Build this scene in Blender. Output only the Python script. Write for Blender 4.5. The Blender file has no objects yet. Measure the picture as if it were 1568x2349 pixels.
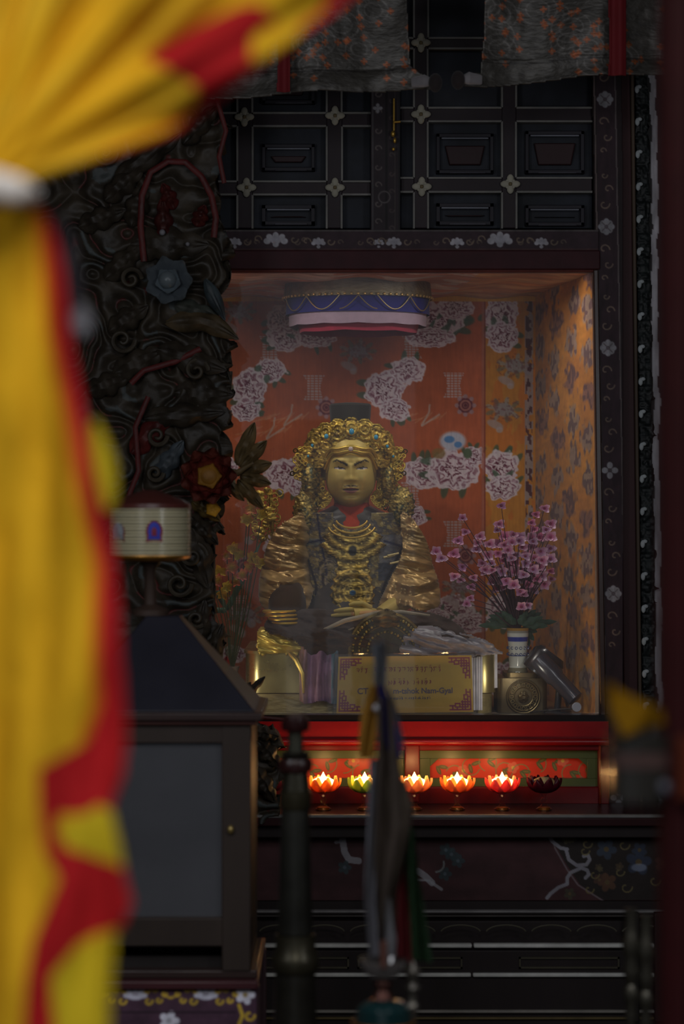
import bpy, bmesh, math, random
import numpy as np
from mathutils import Vector, Matrix

random.seed(7); RNG = np.random.RandomState(7)
PI = math.pi
SC = bpy.context.scene
COL = SC.collection
F = 5333.0            # focal length in pixels of the 1568 x 2349 frame
EYE = 2.0             # eye height
CX, CY = 784.0, 1174.5

def P(px, py, d):
    """world point seen at pixel (px,py) standing d metres away"""
    return Vector(((px - CX) * d / F, d, EYE + (CY - py) * d / F))

# ------------------------------------------------------------------ camera
cam_d = bpy.data.cameras.new('camera'); cam = bpy.data.objects.new('camera', cam_d); COL.objects.link(cam)
cam.location = (0, 0, EYE); cam.rotation_euler = (PI / 2, 0, 0)
cam_d.sensor_width = 36; cam_d.sensor_fit = 'VERTICAL'; cam_d.sensor_height = 36
cam_d.lens = F * 36 / 2349
cam_d.clip_start = 0.05; cam_d.clip_end = 60
cam_d.dof.use_dof = True; cam_d.dof.focus_distance = 8.3; cam_d.dof.aperture_fstop = 2.2
SC.camera = cam
SC.view_settings.view_transform = 'Standard'; SC.view_settings.look = 'None'
SC.view_settings.gamma = 1; SC.view_settings.use_curve_mapping = False
SC.view_settings.exposure = 0.0

# ------------------------------------------------------------------ world and lights
w = bpy.data.worlds.new('outdoor_sky'); SC.world = w; w.use_nodes = True
w.node_tree.nodes['Background'].inputs[0].default_value = (0.80, 0.88, 1.0, 1)
w.node_tree.nodes['Background'].inputs[1].default_value = 0.13

def area(name, loc, target, sx, sy, power, col):
    l = bpy.data.lights.new(name, 'AREA'); l.shape = 'RECTANGLE'; l.size = sx; l.size_y = sy
    l.energy = power; l.color = col
    o = bpy.data.objects.new(name, l); COL.objects.link(o); o.location = loc
    o.rotation_euler = (Vector(target) - Vector(loc)).to_track_quat('-Z', 'Y').to_euler()
    return o
area('daylight_in_the_yard', (.8, -1.2, 5.4), (-0.2, 2.5, 1.9), 3, 2, 235, (1, .97, .92))
area('fill_over_the_door', (0.1, 3.3, 3.7), (0.1, 8.5, 1.7), 1.8, 0.6, 15, (.93, .95, 1))  # added fill inside the hall, supplements the weak doorway daylight
area('side_fill', (1.75, 3.5, 2.5), (0.1, 8.6, 1.95), .6, 1.2, 15, (.93, .95, 1))  # pair of added fill lights; the side walls have no windows
area('side_fill', (-1.55, 3.5, 2.7), (0.2, 8.6, 1.95), .6, 1.2, 19, (.93, .95, 1))
area('case_fill', (-.40, 8.12, 2.862), (-.25, 8.75, 1.75), .22, .04, 2.7, (1, .95, .88))  # pair of added fills hidden behind the top beam to brighten the case
area('case_fill', (.55, 8.12, 2.862), (.42, 8.75, 1.75), .22, .04, 2.7, (1, .95, .88))
for _x, _e in ((-.40, .4), (.60, .3)):  # added point lights without fittings, for the highlights on the throne corners
    _l = bpy.data.lights.new('case_glint_light', 'POINT'); _l.energy = _e; _l.color = (1, .93, .75); _l.shadow_soft_size = .02
    _o = bpy.data.objects.new('case_glint_light', _l); COL.objects.link(_o); _o.location = (_x, 8.07, 1.40)

# ------------------------------------------------------------------ colour, noise
def lin(c):
    c = np.asarray(c, float) / 255.0
    return np.where(c <= 0.04045, c / 12.92, ((c + 0.055) / 1.055) ** 2.4)

class Noise:
    def __init__(s, seed=0, n=64):
        s.t = np.random.RandomState(seed).rand(n, n); s.n = n
    def __call__(s, x, y):
        x = np.asarray(x, float); y = np.asarray(y, float)
        xi = np.floor(x).astype(int); yi = np.floor(y).astype(int); fx = x - xi; fy = y - yi
        fx = fx * fx * (3 - 2 * fx); fy = fy * fy * (3 - 2 * fy); n = s.n; t = s.t
        a = t[xi % n, yi % n]; b = t[(xi + 1) % n, yi % n]; c = t[xi % n, (yi + 1) % n]; d = t[(xi + 1) % n, (yi + 1) % n]
        return (a * (1 - fx) + b * fx) * (1 - fy) + (c * (1 - fx) + d * fx) * fy
    def fbm(s, x, y, o=4):
        r = 0; a = .5; tot = 0
        for k in range(o):
            r = r + a * s(x * 2 ** k + k * 7.3, y * 2 ** k + k * 3.1); tot += a; a *= .5
        return r / tot
NZ = Noise(3)

# ------------------------------------------------------------------ materials: colour lives in the mesh ("Col"), finish lives in nodes
MATS = {}
def finish(name, rough=.6, metal=0, spec=.5, bump=0, bscale=60, vary=.12, vscale=8, coat=0, sheen=0, trans=0, sss=0, stretch=None, rvar=0):
    m = bpy.data.materials.new(name); m.use_nodes = True; MATS[name] = m
    nt = m.node_tree; N = nt.nodes; L = nt.links; b = N['Principled BSDF']
    at = N.new('ShaderNodeAttribute'); at.attribute_name = 'Col'
    tc = N.new('ShaderNodeTexCoord'); mp = N.new('ShaderNodeMapping'); L.new(tc.outputs['Object'], mp.inputs[0])
    if stretch: mp.inputs['Scale'].default_value = stretch
    n1 = N.new('ShaderNodeTexNoise'); n1.inputs['Scale'].default_value = vscale; n1.inputs['Detail'].default_value = 5
    L.new(mp.outputs[0], n1.inputs['Vector'])
    mr = N.new('ShaderNodeMapRange'); mr.inputs['From Min'].default_value = .3; mr.inputs['From Max'].default_value = .7
    mr.inputs['To Min'].default_value = 1 - vary; mr.inputs['To Max'].default_value = 1 + vary
    L.new(n1.outputs[0], mr.inputs[0])
    mu = N.new('ShaderNodeMix'); mu.data_type = 'RGBA'; mu.blend_type = 'MULTIPLY'; mu.inputs[0].default_value = 1
    L.new(at.outputs['Color'], mu.inputs[6]); L.new(mr.outputs[0], mu.inputs[7]); L.new(mu.outputs[2], b.inputs['Base Color'])
    b.inputs['Roughness'].default_value = rough; b.inputs['Metallic'].default_value = metal
    b.inputs['Specular IOR Level'].default_value = spec
    if rvar:
        r2 = N.new('ShaderNodeMapRange'); r2.inputs['To Min'].default_value = max(0.05, rough - rvar); r2.inputs['To Max'].default_value = rough + rvar
        L.new(n1.outputs[0], r2.inputs[0]); L.new(r2.outputs[0], b.inputs['Roughness'])
    if coat: b.inputs['Coat Weight'].default_value = coat; b.inputs['Coat Roughness'].default_value = .08
    if sheen: b.inputs['Sheen Weight'].default_value = sheen
    if bump:
        n2 = N.new('ShaderNodeTexNoise'); n2.inputs['Scale'].default_value = bscale; n2.inputs['Detail'].default_value = 4
        L.new(mp.outputs[0], n2.inputs['Vector'])
        bp = N.new('ShaderNodeBump'); bp.inputs['Strength'].default_value = bump; bp.inputs['Distance'].default_value = .004
        L.new(n2.outputs[0], bp.inputs['Height']); L.new(bp.outputs[0], b.inputs['Normal'])
    if trans:
        tr = N.new('ShaderNodeBsdfTranslucent'); L.new(mu.outputs[2], tr.inputs['Color'])
        mx = N.new('ShaderNodeMixShader'); mx.inputs[0].default_value = trans
        L.new(b.outputs[0], mx.inputs[1]); L.new(tr.outputs[0], mx.inputs[2]); L.new(mx.outputs[0], N['Material Output'].inputs[0])
    return m
finish('lacquer', rough=.3, spec=.3, vary=.15, vscale=6, bump=.05, bscale=30)
finish('paint', rough=.65, spec=.25, vary=.2, vscale=14, bump=.15, bscale=60)
finish('plain_paint', rough=.7, vary=.06, vscale=20)
finish('wood', rough=.55, spec=.2, vary=.25, vscale=5, bump=.2, bscale=40, stretch=(1, 1, .2))
finish('carved_wood', rough=.55, spec=.25, vary=.4, vscale=16, bump=.6, bscale=45, rvar=.2)
finish('cloth', rough=.9, spec=.2, vary=.08, vscale=30, bump=.2, bscale=350, sheen=.1)
finish('curtain_cloth', rough=.85, spec=.2, vary=.06, vscale=9, bump=.1, bscale=250, trans=.25)
finish('satin', rough=.38, spec=.6, vary=.22, vscale=9, bump=.25, bscale=26, sheen=.3, stretch=(1, 1, 2.2))
finish('gold_satin', rough=.36, spec=.6, metal=.45, vary=.25, vscale=9, bump=.25, bscale=26, sheen=.2, stretch=(.6, 1, 2.2))
finish('brocade', rough=.5, spec=.6, vary=.3, vscale=45, bump=.8, bscale=90, metal=.35, stretch=(.35, 1, 1))
finish('gilding', rough=.38, metal=.7, vary=.15, vscale=10, bump=.1, bscale=20)
finish('filigree', rough=.42, metal=.6, vary=.6, vscale=60, bump=1.0, bscale=95, stretch=(.45, 1, 1.2))
finish('brushed_metal', rough=.3, metal=.85, vary=.15, vscale=10, bump=.15, bscale=14, rvar=.12)
finish('dark_brass', rough=.35, metal=.7, vary=.3, vscale=12, bump=.2, bscale=30)
finish('porcelain', rough=.12, vary=.03, coat=.6)
finish('plastic', rough=.25, vary=.04, coat=.2)
finish('petal', rough=.6, vary=.1, vscale=40, trans=.25)
finish('lotus_cup', rough=.35, vary=.08, vscale=30, trans=.55)
finish('leafage', rough=.6, vary=.25, vscale=30, trans=.2)
finish('ribbon', rough=.75, spec=.3, vary=.12, vscale=8, bump=.1, bscale=60, trans=.15)
finish('skin_gilding', rough=.55, metal=.2, vary=.05, vscale=14)

def glassmat(name, rough=.02, tint=(1, 1, 1), refl=0.0, veil=0):
    m = bpy.data.materials.new(name); m.use_nodes = True; MATS[name] = m
    nt = m.node_tree; N = nt.nodes; L = nt.links; N.remove(N['Principled BSDF'])
    t = N.new('ShaderNodeBsdfTransparent'); t.inputs[0].default_value = (*tint, 1)
    g = N.new('ShaderNodeBsdfGlossy'); g.inputs['Roughness'].default_value = rough
    lw = N.new('ShaderNodeLayerWeight'); fr = N.new('ShaderNodeMath'); fr.operation = 'POWER'; fr.inputs[1].default_value = 4; L.new(lw.outputs['Facing'], fr.inputs[0])
    ad = N.new('ShaderNodeMath'); ad.operation = 'ADD'; ad.inputs[1].default_value = refl + .045; ad.use_clamp = True
    L.new(fr.outputs[0], ad.inputs[0])
    mx = N.new('ShaderNodeMixShader'); L.new(ad.outputs[0], mx.inputs[0]); L.new(t.outputs[0], mx.inputs[1]); L.new(g.outputs[0], mx.inputs[2])
    out = mx
    if veil:                       # pale diffuse layer that lays a grey haze over the pane
        tc = N.new('ShaderNodeTexCoord'); mp = N.new('ShaderNodeMapping'); mp.inputs['Scale'].default_value = (1, 1, 1.4)
        nz = N.new('ShaderNodeTexNoise'); nz.inputs['Scale'].default_value = 3; nz.inputs['Detail'].default_value = 6
        L.new(tc.outputs['Object'], mp.inputs[0]); L.new(mp.outputs[0], nz.inputs['Vector'])
        mr = N.new('ShaderNodeMapRange'); mr.inputs['To Min'].default_value = veil * .5; mr.inputs['To Max'].default_value = veil * 1.4
        L.new(nz.outputs[0], mr.inputs[0])
        df = N.new('ShaderNodeBsdfDiffuse'); df.inputs[0].default_value = (.75, .75, .8, 1)
        m2 = N.new('ShaderNodeMixShader'); L.new(mr.outputs[0], m2.inputs[0]); L.new(mx.outputs[0], m2.inputs[1]); L.new(df.outputs[0], m2.inputs[2]); out = m2
    L.new(out.outputs[0], N['Material Output'].inputs[0]); return m
glassmat('window_glass', veil=.03)
glassmat('cabinet_glass', rough=.12, tint=(.5, .5, .55), refl=.02, veil=.05)
glassmat('clear_glass', refl=.01, tint=(.9, .92, .95))

def emitmat(name, col, strength):
    m = bpy.data.materials.new(name); m.use_nodes = True; MATS[name] = m
    N = m.node_tree.nodes; b = N['Principled BSDF']; b.inputs['Base Color'].default_value = (*col, 1)
    b.inputs['Emission Color'].default_value = (*col, 1); b.inputs['Emission Strength'].default_value = strength
    return m
emitmat('candle_flame', (1, .62, .22), 14)
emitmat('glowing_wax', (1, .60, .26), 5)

# ------------------------------------------------------------------ objects
WL = {}
def props(o, label=None, cat=None, group=None, kind=None):
    if label: o['label'] = label
    if cat: o['category'] = cat
    if group: o['group'] = group
    if kind: o['kind'] = kind
    return o
def thing(name, label, cat, loc, group=None):
    o = bpy.data.objects.new(name, None); COL.objects.link(o); o.location = loc; o.empty_display_size = .05
    WL[o.name] = Vector(loc); return props(o, label, cat, group)

class MB:
    """collects shapes in world coordinates, built into ONE mesh object"""
    def __init__(s, col=(128, 128, 128)): s.v = []; s.f = []; s.c = []; s.n = 0; s.col = lin(col)
    def color(s, c): s.col = lin(c); return s
    def add(s, verts, faces, cols=None):
        verts = np.asarray(verts, float); k = len(verts); b = s.n
        s.v.append(verts); s.f.extend([tuple(int(i) + b for i in f) for f in faces])
        s.c.append(np.tile(s.col, (k, 1)) if cols is None else np.asarray(cols, float)); s.n += k
        return s
    def box(s, lo, hi, M=None):
        x0, y0, z0 = lo; x1, y1, z1 = hi
        v = [(x0, y0, z0), (x1, y0, z0), (x1, y1, z0), (x0, y1, z0), (x0, y0, z1), (x1, y0, z1), (x1, y1, z1), (x0, y1, z1)]
        if M is not None: v = [tuple(M @ Vector(p)) for p in v]
        return s.add(v, [(0, 3, 2, 1), (4, 5, 6, 7), (0, 1, 5, 4), (1, 2, 6, 5), (2, 3, 7, 6), (3, 0, 4, 7)])
    def pbox(s, x0, y0, x1, y1, d, th):      # front face fills the pixel rect at depth d
        a = P(x0, y1, d); b = P(x1, y0, d)
        return s.box((a.x, d, a.z), (b.x, d + th, b.z))
    def prism(s, pts, d, th, bev=0):         # pixel polygon, extruded backwards
        q = [P(x, y, d) for x, y in pts]
        ar = sum(q[i].x * q[(i + 1) % len(q)].z - q[(i + 1) % len(q)].x * q[i].z for i in range(len(q)))
        if ar < 0: q = q[::-1]
        n = len(q); v = []
        if bev:
            cx = sum(p.x for p in q) / n; cz = sum(p.z for p in q) / n
            for p in q:
                l = math.hypot(p.x - cx, p.z - cz) + 1e-6; k = max(0, 1 - bev / l)
                v.append((cx + (p.x - cx) * k, d, cz + (p.z - cz) * k))
            v += [(p.x, d + bev, p.z) for p in q] + [(p.x, d + th, p.z) for p in q]; L = 3
        else: v = [(p.x, d, p.z) for p in q] + [(p.x, d + th, p.z) for p in q]; L = 2
        fs = [tuple(range(n)), tuple(range(n * L - 1, n * (L - 1) - 1, -1))]
        for l in range(L - 1):
            for i in range(n): j = (i + 1) % n; fs.append((l * n + i, (l + 1) * n + i, (l + 1) * n + j, l * n + j))
        return s.add(v, fs)
    def lathe(s, prof, c, seg=32, M=None, cols=None, rfun=None):   # prof [(r,z)...] around vertical axis through c
        v = []; cc = []
        for k, (r, z) in enumerate(prof):
            for i in range(seg):
                a = 2 * PI * i / seg; rr = r * (rfun(a, k) if rfun else 1)
                p = Vector((rr * math.cos(a), rr * math.sin(a), z))
                if M is not None: p = M @ p
                v.append((p.x + c[0], p.y + c[1], p.z + c[2]))
                cc.append(lin(cols[k]) if cols else s.col)
        fs = []
        for k in range(len(prof) - 1):
            for i in range(seg): j = (i + 1) % seg; fs.append((k * seg + i, k * seg + j, (k + 1) * seg + j, (k + 1) * seg + i))
        fs.append(tuple(range(seg - 1, -1, -1))); fs.append(tuple((len(prof) - 1) * seg + i for i in range(seg)))
        return s.add(v, fs, cc)
    def tube(s, path, rad, seg=10, flat=1.0):
        path = [Vector(p) for p in path]; n = len(path)
        if not hasattr(rad, '__len__'): rad = [rad] * n
        v = []; up = None
        for k in range(n):
            t = (path[min(k + 1, n - 1)] - path[max(k - 1, 0)]).normalized()
            if up is None: up = Vector((0, -1, 0)) if abs(t.y) < .9 else Vector((0, 0, 1))
            u = (up - t * up.dot(t)).normalized(); up = u; b = t.cross(u)
            for i in range(seg):
                a = 2 * PI * i / seg; q = path[k] + u * math.cos(a) * rad[k] * flat + b * math.sin(a) * rad[k]; v.append(tuple(q))
        fs = [tuple(range(seg)), tuple((n - 1) * seg + i for i in range(seg - 1, -1, -1))]
        for k in range(n - 1):
            for i in range(seg): j = (i + 1) % seg; fs.append((k * seg + i, (k + 1) * seg + i, (k + 1) * seg + j, k * seg + j))
        return s.add(v, fs)
    def ell(s, c, r, seg=20, rings=12, M=None):
        v = []; r = r if hasattr(r, '__len__') else (r, r, r)
        for k in range(rings + 1):
            ph = PI * k / rings
            for i in range(seg):
                a = 2 * PI * i / seg
                p = Vector((r[0] * math.sin(ph) * math.cos(a), r[1] * math.sin(ph) * math.sin(a), r[2] * math.cos(ph)))
                if M is not None: p = M @ p
                v.append((p.x + c[0], p.y + c[1], p.z + c[2]))
        fs = []
        for k in range(rings):
            for i in range(seg): j = (i + 1) % seg; fs.append((k * seg + i, (k + 1) * seg + i, (k + 1) * seg + j, k * seg + j))
        return s.add(v, fs)
    def torus(s, c, R, r, seg=40, s2=10, axis='y', squash=1):
        v = []; fs = []
        for k in range(seg):
            a = 2 * PI * k / seg
            for i in range(s2):
                b = 2 * PI * i / s2; q = R + r * math.cos(b); h = r * math.sin(b) * squash
                if axis == 'y': v.append((c[0] + q * math.cos(a), c[1] + h, c[2] + q * math.sin(a)))
                else: v.append((c[0] + q * math.cos(a), c[1] + q * math.sin(a), c[2] + h))
        for k in range(seg):
            for i in range(s2):
                fs.append((k * s2 + i, k * s2 + (i + 1) % s2, ((k + 1) % seg) * s2 + (i + 1) % s2, ((k + 1) % seg) * s2 + i))
        return s.add(v, fs)
    def leaf(s, base, tip, width, d, lobes=3, bulge=.03, th=.012, curl=0.0, rib=True, c2=None, nu=28, nv=9, notch=.28, bend=0):
        """carved leaf from pixel base to pixel tip: lobed margin, ridge, curved section"""
        bx, by = base; tx, ty = tip; L = math.hypot(tx - bx, ty - by); ux, uy = (tx - bx) / L, (ty - by) / L; nx, ny = -uy, ux
        v = []; cc = []; c1 = s.col; c2l = lin(c2) if c2 is not None else c1 * .55
        for side in (0, 1):
            for i in range(nu + 1):
                t = i / nu
                w0 = math.sin(PI * min(1, t ** .8 * .97 + .03)) ** .7 * width / 2
                if lobes: w0 *= 1 - notch * abs(math.cos(PI * lobes * t)) ** 4 * (1 if t < .93 else 0)
                off = bend * math.sin(PI * t) * L
                for j in range(nv + 1):
                    q = -1 + 2 * j / nv
                    a = bx + ux * L * t + nx * (w0 * q + off); b_ = by + uy * L * t + ny * (w0 * q + off)
                    vein = .25 * math.cos(PI * lobes * t * 2 + abs(q) * 3) if lobes else 0
                    y = -bulge * (1 - q * q) * math.sin(PI * min(1, t + .05)) * (1 + vein) + (bulge * .35 * math.exp(-(q / .18) ** 2) if rib else 0) - curl * t * t
                    y *= (1 if side == 0 else .2)
                    p = P(a, b_, d); v.append((p.x, d + y + (th if side else 0), p.z))
                    k = .5 + .5 * abs(q) if rib else 1
                    cc.append(c1 * k + c2l * (1 - k))
        W = nv + 1; H = nu + 1; fs = []
        for i in range(nu):
            for j in range(nv):
                a = i * W + j; fs.append((a, a + 1, a + W + 1, a + W)); b_ = a + H * W; fs.append((b_, b_ + W, b_ + W + 1, b_ + 1))
            a = i * W; b_ = a + H * W; fs.append((a, a + W, b_ + W, b_)); a += nv; b_ += nv; fs.append((a + W, a, b_, b_ + W))
        for base_i in (0, nu * W):
            for j in range(nv): a = base_i + j; b_ = a + H * W; fs.append((a, b_, b_ + 1, a + 1) if base_i == 0 else (a + 1, b_ + 1, b_, a))
        return s.add(v, fs, cc)
    def petal(s, c, r, ang, w, d, rise=.02, th=.004, cup=.3, cin=None, n=10, m=6, y0=0.0, ruffle=0):
        """rounded flower petal lying roughly in the picture plane round pixel c"""
        v = []; cc = []; c1 = s.col; c0 = lin(cin) if cin is not None else c1
        for side in (0, 1):
            for i in range(n + 1):
                t = i / n; ww = w * math.sin(PI * min(1, .12 + .8 * t)) ** .8
                for j in range(m + 1):
                    q = -1 + 2 * j / m; rr = r * t * (1 - .1 * q * q); 
                    x = c[0] + rr * math.cos(ang) - ww * q * math.sin(ang); yy = c[1] + rr * math.sin(ang) + ww * q * math.cos(ang)
                    y = y0 - rise * t * t + cup * rise * q * q * -1 + ruffle * math.sin(q * 6 + t * 5) * t
                    p = P(x, yy, d); v.append((p.x, d + y + (th if side else 0), p.z)); cc.append(c0 * (1 - t) + c1 * t)
        W = m + 1; H = n + 1; fs = []
        for i in range(n):
            for j in range(m):
                a = i * W + j; fs.append((a, a + W, a + W + 1, a + 1)); b_ = a + H * W; fs.append((b_, b_ + 1, b_ + W + 1, b_ + W))
            a = i * W; b_ = a + H * W; fs.append((a, b_, b_ + W, a + W)); a += m; b_ += m; fs.append((a, a + W, b_ + W, b_))
        a0 = n * W
        for j in range(m): a = a0 + j; b_ = a + H * W; fs.append((a, b_, b_ + 1, a + 1))
        return s.add(v, fs, cc)
    def build(s, name, mat, parent=None, smooth=True, mods=None, label=None):
        v = np.concatenate(s.v); c = np.concatenate(s.c)
        if parent is not None: org = WL[parent.name]
        else:
            lo = v.min(0); hi = v.max(0); org = Vector(((lo[0] + hi[0]) / 2, (lo[1] + hi[1]) / 2, lo[2]))
        v = v - np.array(org)
        me = bpy.data.meshes.new(name); me.from_pydata(v.tolist(), [], s.f); me.update()
        at = me.color_attributes.new('Col', 'FLOAT_COLOR', 'POINT')
        at.data.foreach_set('color', np.concatenate([np.clip(c, 0, 1), np.ones((len(c), 1))], 1).astype(np.float32).ravel())
        me.materials.append(MATS[mat] if isinstance(mat, str) else mat)
        bm = bmesh.new(); bm.from_mesh(me); bmesh.ops.recalc_face_normals(bm, faces=bm.faces); bm.to_mesh(me); bm.free()
        if smooth:
            me.polygons.foreach_set('use_smooth', [True] * len(me.polygons))
            me.set_sharp_from_angle(angle=math.radians(40))
        o = bpy.data.objects.new(name, me); COL.objects.link(o); WL[o.name] = Vector(org)
        if parent is not None: o.parent = parent
        else: o.location = org
        if mods == 'bevel':
            b = o.modifiers.new('b', 'BEVEL'); b.width = .004; b.segments = 2; b.limit_method = 'ANGLE'
        if label: o['label'] = label
        return o

# ------------------------------------------------------------------ a painted sheet: numpy canvas in pixel coordinates -> vertex coloured mesh
def inpoly(X, Y, pts):
    r = np.zeros(X.shape, bool); n = len(pts); j = n - 1
    for i in range(n):
        xi, yi = pts[i]; xj, yj = pts[j]
        if yi != yj: r ^= ((yi > Y) != (yj > Y)) & (X < (xj - xi) * (Y - yi) / (yj - yi) + xi)
        j = i
    return r
class Canvas:
    def __init__(s, x0, y0, x1, y1, step, col):
        s.nx = int(round((x1 - x0) / step)) + 1; s.ny = int(round((y1 - y0) / step)) + 1
        s.X, s.Y = np.meshgrid(np.linspace(x0, x1, s.nx), np.linspace(y0, y1, s.ny))
        s.C = np.tile(np.array(col, float), (s.ny, s.nx, 1)); s.mask = np.ones((s.ny, s.nx), bool); s.H = np.zeros((s.ny, s.nx))
    def put(s, m, col, a=1.0):
        m = np.clip(m.astype(float), 0, 1)[..., None] * a; s.C = s.C * (1 - m) + np.array(col, float) * m; return s
    def poly(s, pts, col, a=1): return s.put(inpoly(s.X, s.Y, pts), col, a)
    def rect(s, x0, y0, x1, y1, col, a=1): return s.put((s.X >= x0) & (s.X <= x1) & (s.Y >= y0) & (s.Y <= y1), col, a)
    def rot(s, cx, cy, ang):
        dx = s.X - cx; dy = s.Y - cy; c, q = math.cos(ang), math.sin(ang); return dx * c + dy * q, -dx * q + dy * c
    def ell(s, cx, cy, rx, ry, col, ang=0, a=1, soft=.15):
        u, v = s.rot(cx, cy, ang); r = np.sqrt((u / rx) ** 2 + (v / ry) ** 2); return s.put((1 + soft - r) / (2 * soft), col, a)
    def ring(s, cx, cy, r, w, col, a=1, sq=1):
        q = np.sqrt((s.X - cx) ** 2 + ((s.Y - cy) / sq) ** 2); return s.put(1.3 - abs(q - r) / w, col, a)
    def line(s, pts, w, col, a=1):
        m = np.full(s.X.shape, 1e9)
        for (x0, y0), (x1, y1) in zip(pts[:-1], pts[1:]):
            L2 = (x1 - x0) ** 2 + (y1 - y0) ** 2 + 1e-9
            t = np.clip(((s.X - x0) * (x1 - x0) + (s.Y - y0) * (y1 - y0)) / L2, 0, 1)
            m = np.minimum(m, np.hypot(s.X - x0 - t * (x1 - x0), s.Y - y0 - t * (y1 - y0)))
        return s.put(1.0 - (m - w / 2) / 1.2, col, a)
    def arc(s, cx, cy, r, a0, a1, w, col, a=1, sq=1, sp=0):
        pts = [(cx + (r + sp * t) * math.cos(a0 + (a1 - a0) * t), cy + (r + sp * t) * math.sin(a0 + (a1 - a0) * t) * sq) for t in np.linspace(0, 1, 14)]
        return s.line(pts, w, col, a)
    def scroll(s, x, y, r, dirn, w, col, a=1):       # small curling tendril
        s.arc(x, y, r, 0, dirn * 4.6, w, col, a, sp=-r * .75); return s
    def rosette(s, cx, cy, r, col, n=4, cc=None, a=1, rot=0):
        for k in range(n):
            t = rot + 2 * PI * k / n; s.ell(cx + r * .6 * math.cos(t), cy + r * .6 * math.sin(t), r * .42, r * .36, col, t, a)
        s.ell(cx, cy, r * .25, r * .25, cc if cc else col, 0, a)
    def peony(s, cx, cy, rx, ry, seed=0, pale=(206, 192, 198), deep=(84, 18, 38), a=.95):
        u = (s.X - cx) / rx; v = (s.Y - cy) / ry; u = u + .42 * (NZ.fbm(s.X / 13 + seed, s.Y / 13, 2) - .5); v = v + .42 * (NZ.fbm(s.X / 13 + seed + 31, s.Y / 13, 2) - .5); q = np.hypot(u, v); th = np.arctan2(v, u); R = np.random.RandomState(seed)
        for k in range(2):
            t = R.rand() * 6.28
            for dk in (-.35, .35):
                s.ell(cx + rx * 1.05 * math.cos(t + dk + k * 3), cy + ry * 1.05 * math.sin(t + dk + k * 3), rx * .38, ry * .2, (62, 84, 62), t, .8)
        n = 9; edge = 1 + .1 * np.abs(np.sin(n * th / 2 + seed)) + .06 * (NZ(u * 5 + seed, v * 5) - .5)
        ins = (edge - q) / .06
        s.put(ins, pale, a)
        wob = q * 3.1 + .55 * np.abs(np.sin(th * 4 + seed + q * 3)) + .7 * (NZ(u * 4 + seed * 3, v * 4 + 9) - .5)
        pat = np.clip(np.sin(wob * 2 * PI) * 2.2 + .25, 0, 1) * (q < edge * .86) * np.clip(1.3 - q, .3, 1)
        s.put(pat, deep, a)
        fine = (NZ(s.X * .32 + seed, s.Y * .32) > .62) * (q < edge * .9)
        s.put(fine, pale, .5); return s
    def smudge(s, amt, sx, sy, seed=0):
        k = 1 + amt * (NZ.fbm(s.X / sx + seed, s.Y / sy + seed) - .5) * 2; s.C = s.C * k[..., None]; return s
    def mesh(s, name, mat, d=None, pos=None, parent=None, th=.006, smooth=True, label=None):
        """pos(X,Y)->(x,y,z) arrays; H adds relief towards the viewer (metres)"""
        if pos is None:
            dd = d; x = (s.X - CX) * dd / F; z = EYE + (CY - s.Y) * dd / F; y = np.full(s.X.shape, float(dd)) - s.H
        else: x, y, z = pos(s.X, s.Y); y = y - s.H
        V = np.stack([x, y, z], -1).reshape(-1, 3); C = lin(np.clip(s.C, 0, 255)).reshape(-1, 3)
        W = s.nx; idx = np.arange(s.nx * s.ny).reshape(s.ny, s.nx)
        q = s.mask[:-1, :-1] & s.mask[1:, :-1] & s.mask[:-1, 1:] & s.mask[1:, 1:]
        a = idx[:-1, :-1][q]; b = idx[1:, :-1][q]; c = idx[1:, 1:][q]; e = idx[:-1, 1:][q]
        fs = np.stack([a, b, c, e], -1)
        used = np.unique(fs); remap = -np.ones(len(V), int); remap[used] = np.arange(len(used)); V = V[used]; C = C[used]; fs = remap[fs]
        if parent is not None: org = np.array(WL[parent.name])
        else: lo = V.min(0); hi = V.max(0); org = np.array([(lo[0] + hi[0]) / 2, (lo[1] + hi[1]) / 2, lo[2]])
        V = V - org
        me = bpy.data.meshes.new(name); me.vertices.add(len(V)); me.vertices.foreach_set('co', V.astype(np.float32).ravel())
        me.loops.add(len(fs) * 4); me.polygons.add(len(fs)); me.loops.foreach_set('vertex_index', fs.ravel().astype(np.int32))
        me.polygons.foreach_set('loop_start', np.arange(0, len(fs) * 4, 4, dtype=np.int32))
        me.polygons.foreach_set('use_smooth', [smooth] * len(fs)); me.update(calc_edges=True)
        at = me.color_attributes.new('Col', 'FLOAT_COLOR', 'POINT')
        at.data.foreach_set('color', np.concatenate([C, np.ones((len(C), 1))], 1).astype(np.float32).ravel())
        me.materials.append(MATS[mat]); o = bpy.data.objects.new(name, me); COL.objects.link(o)
        WL[o.name] = Vector(org)
        if parent is not None: o.parent = parent
        else: o.location = Vector(org)
        if th: m = o.modifiers.new('s', 'SOLIDIFY'); m.thickness = th; m.offset = -1
        if label: o['label'] = label
        return o
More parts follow.
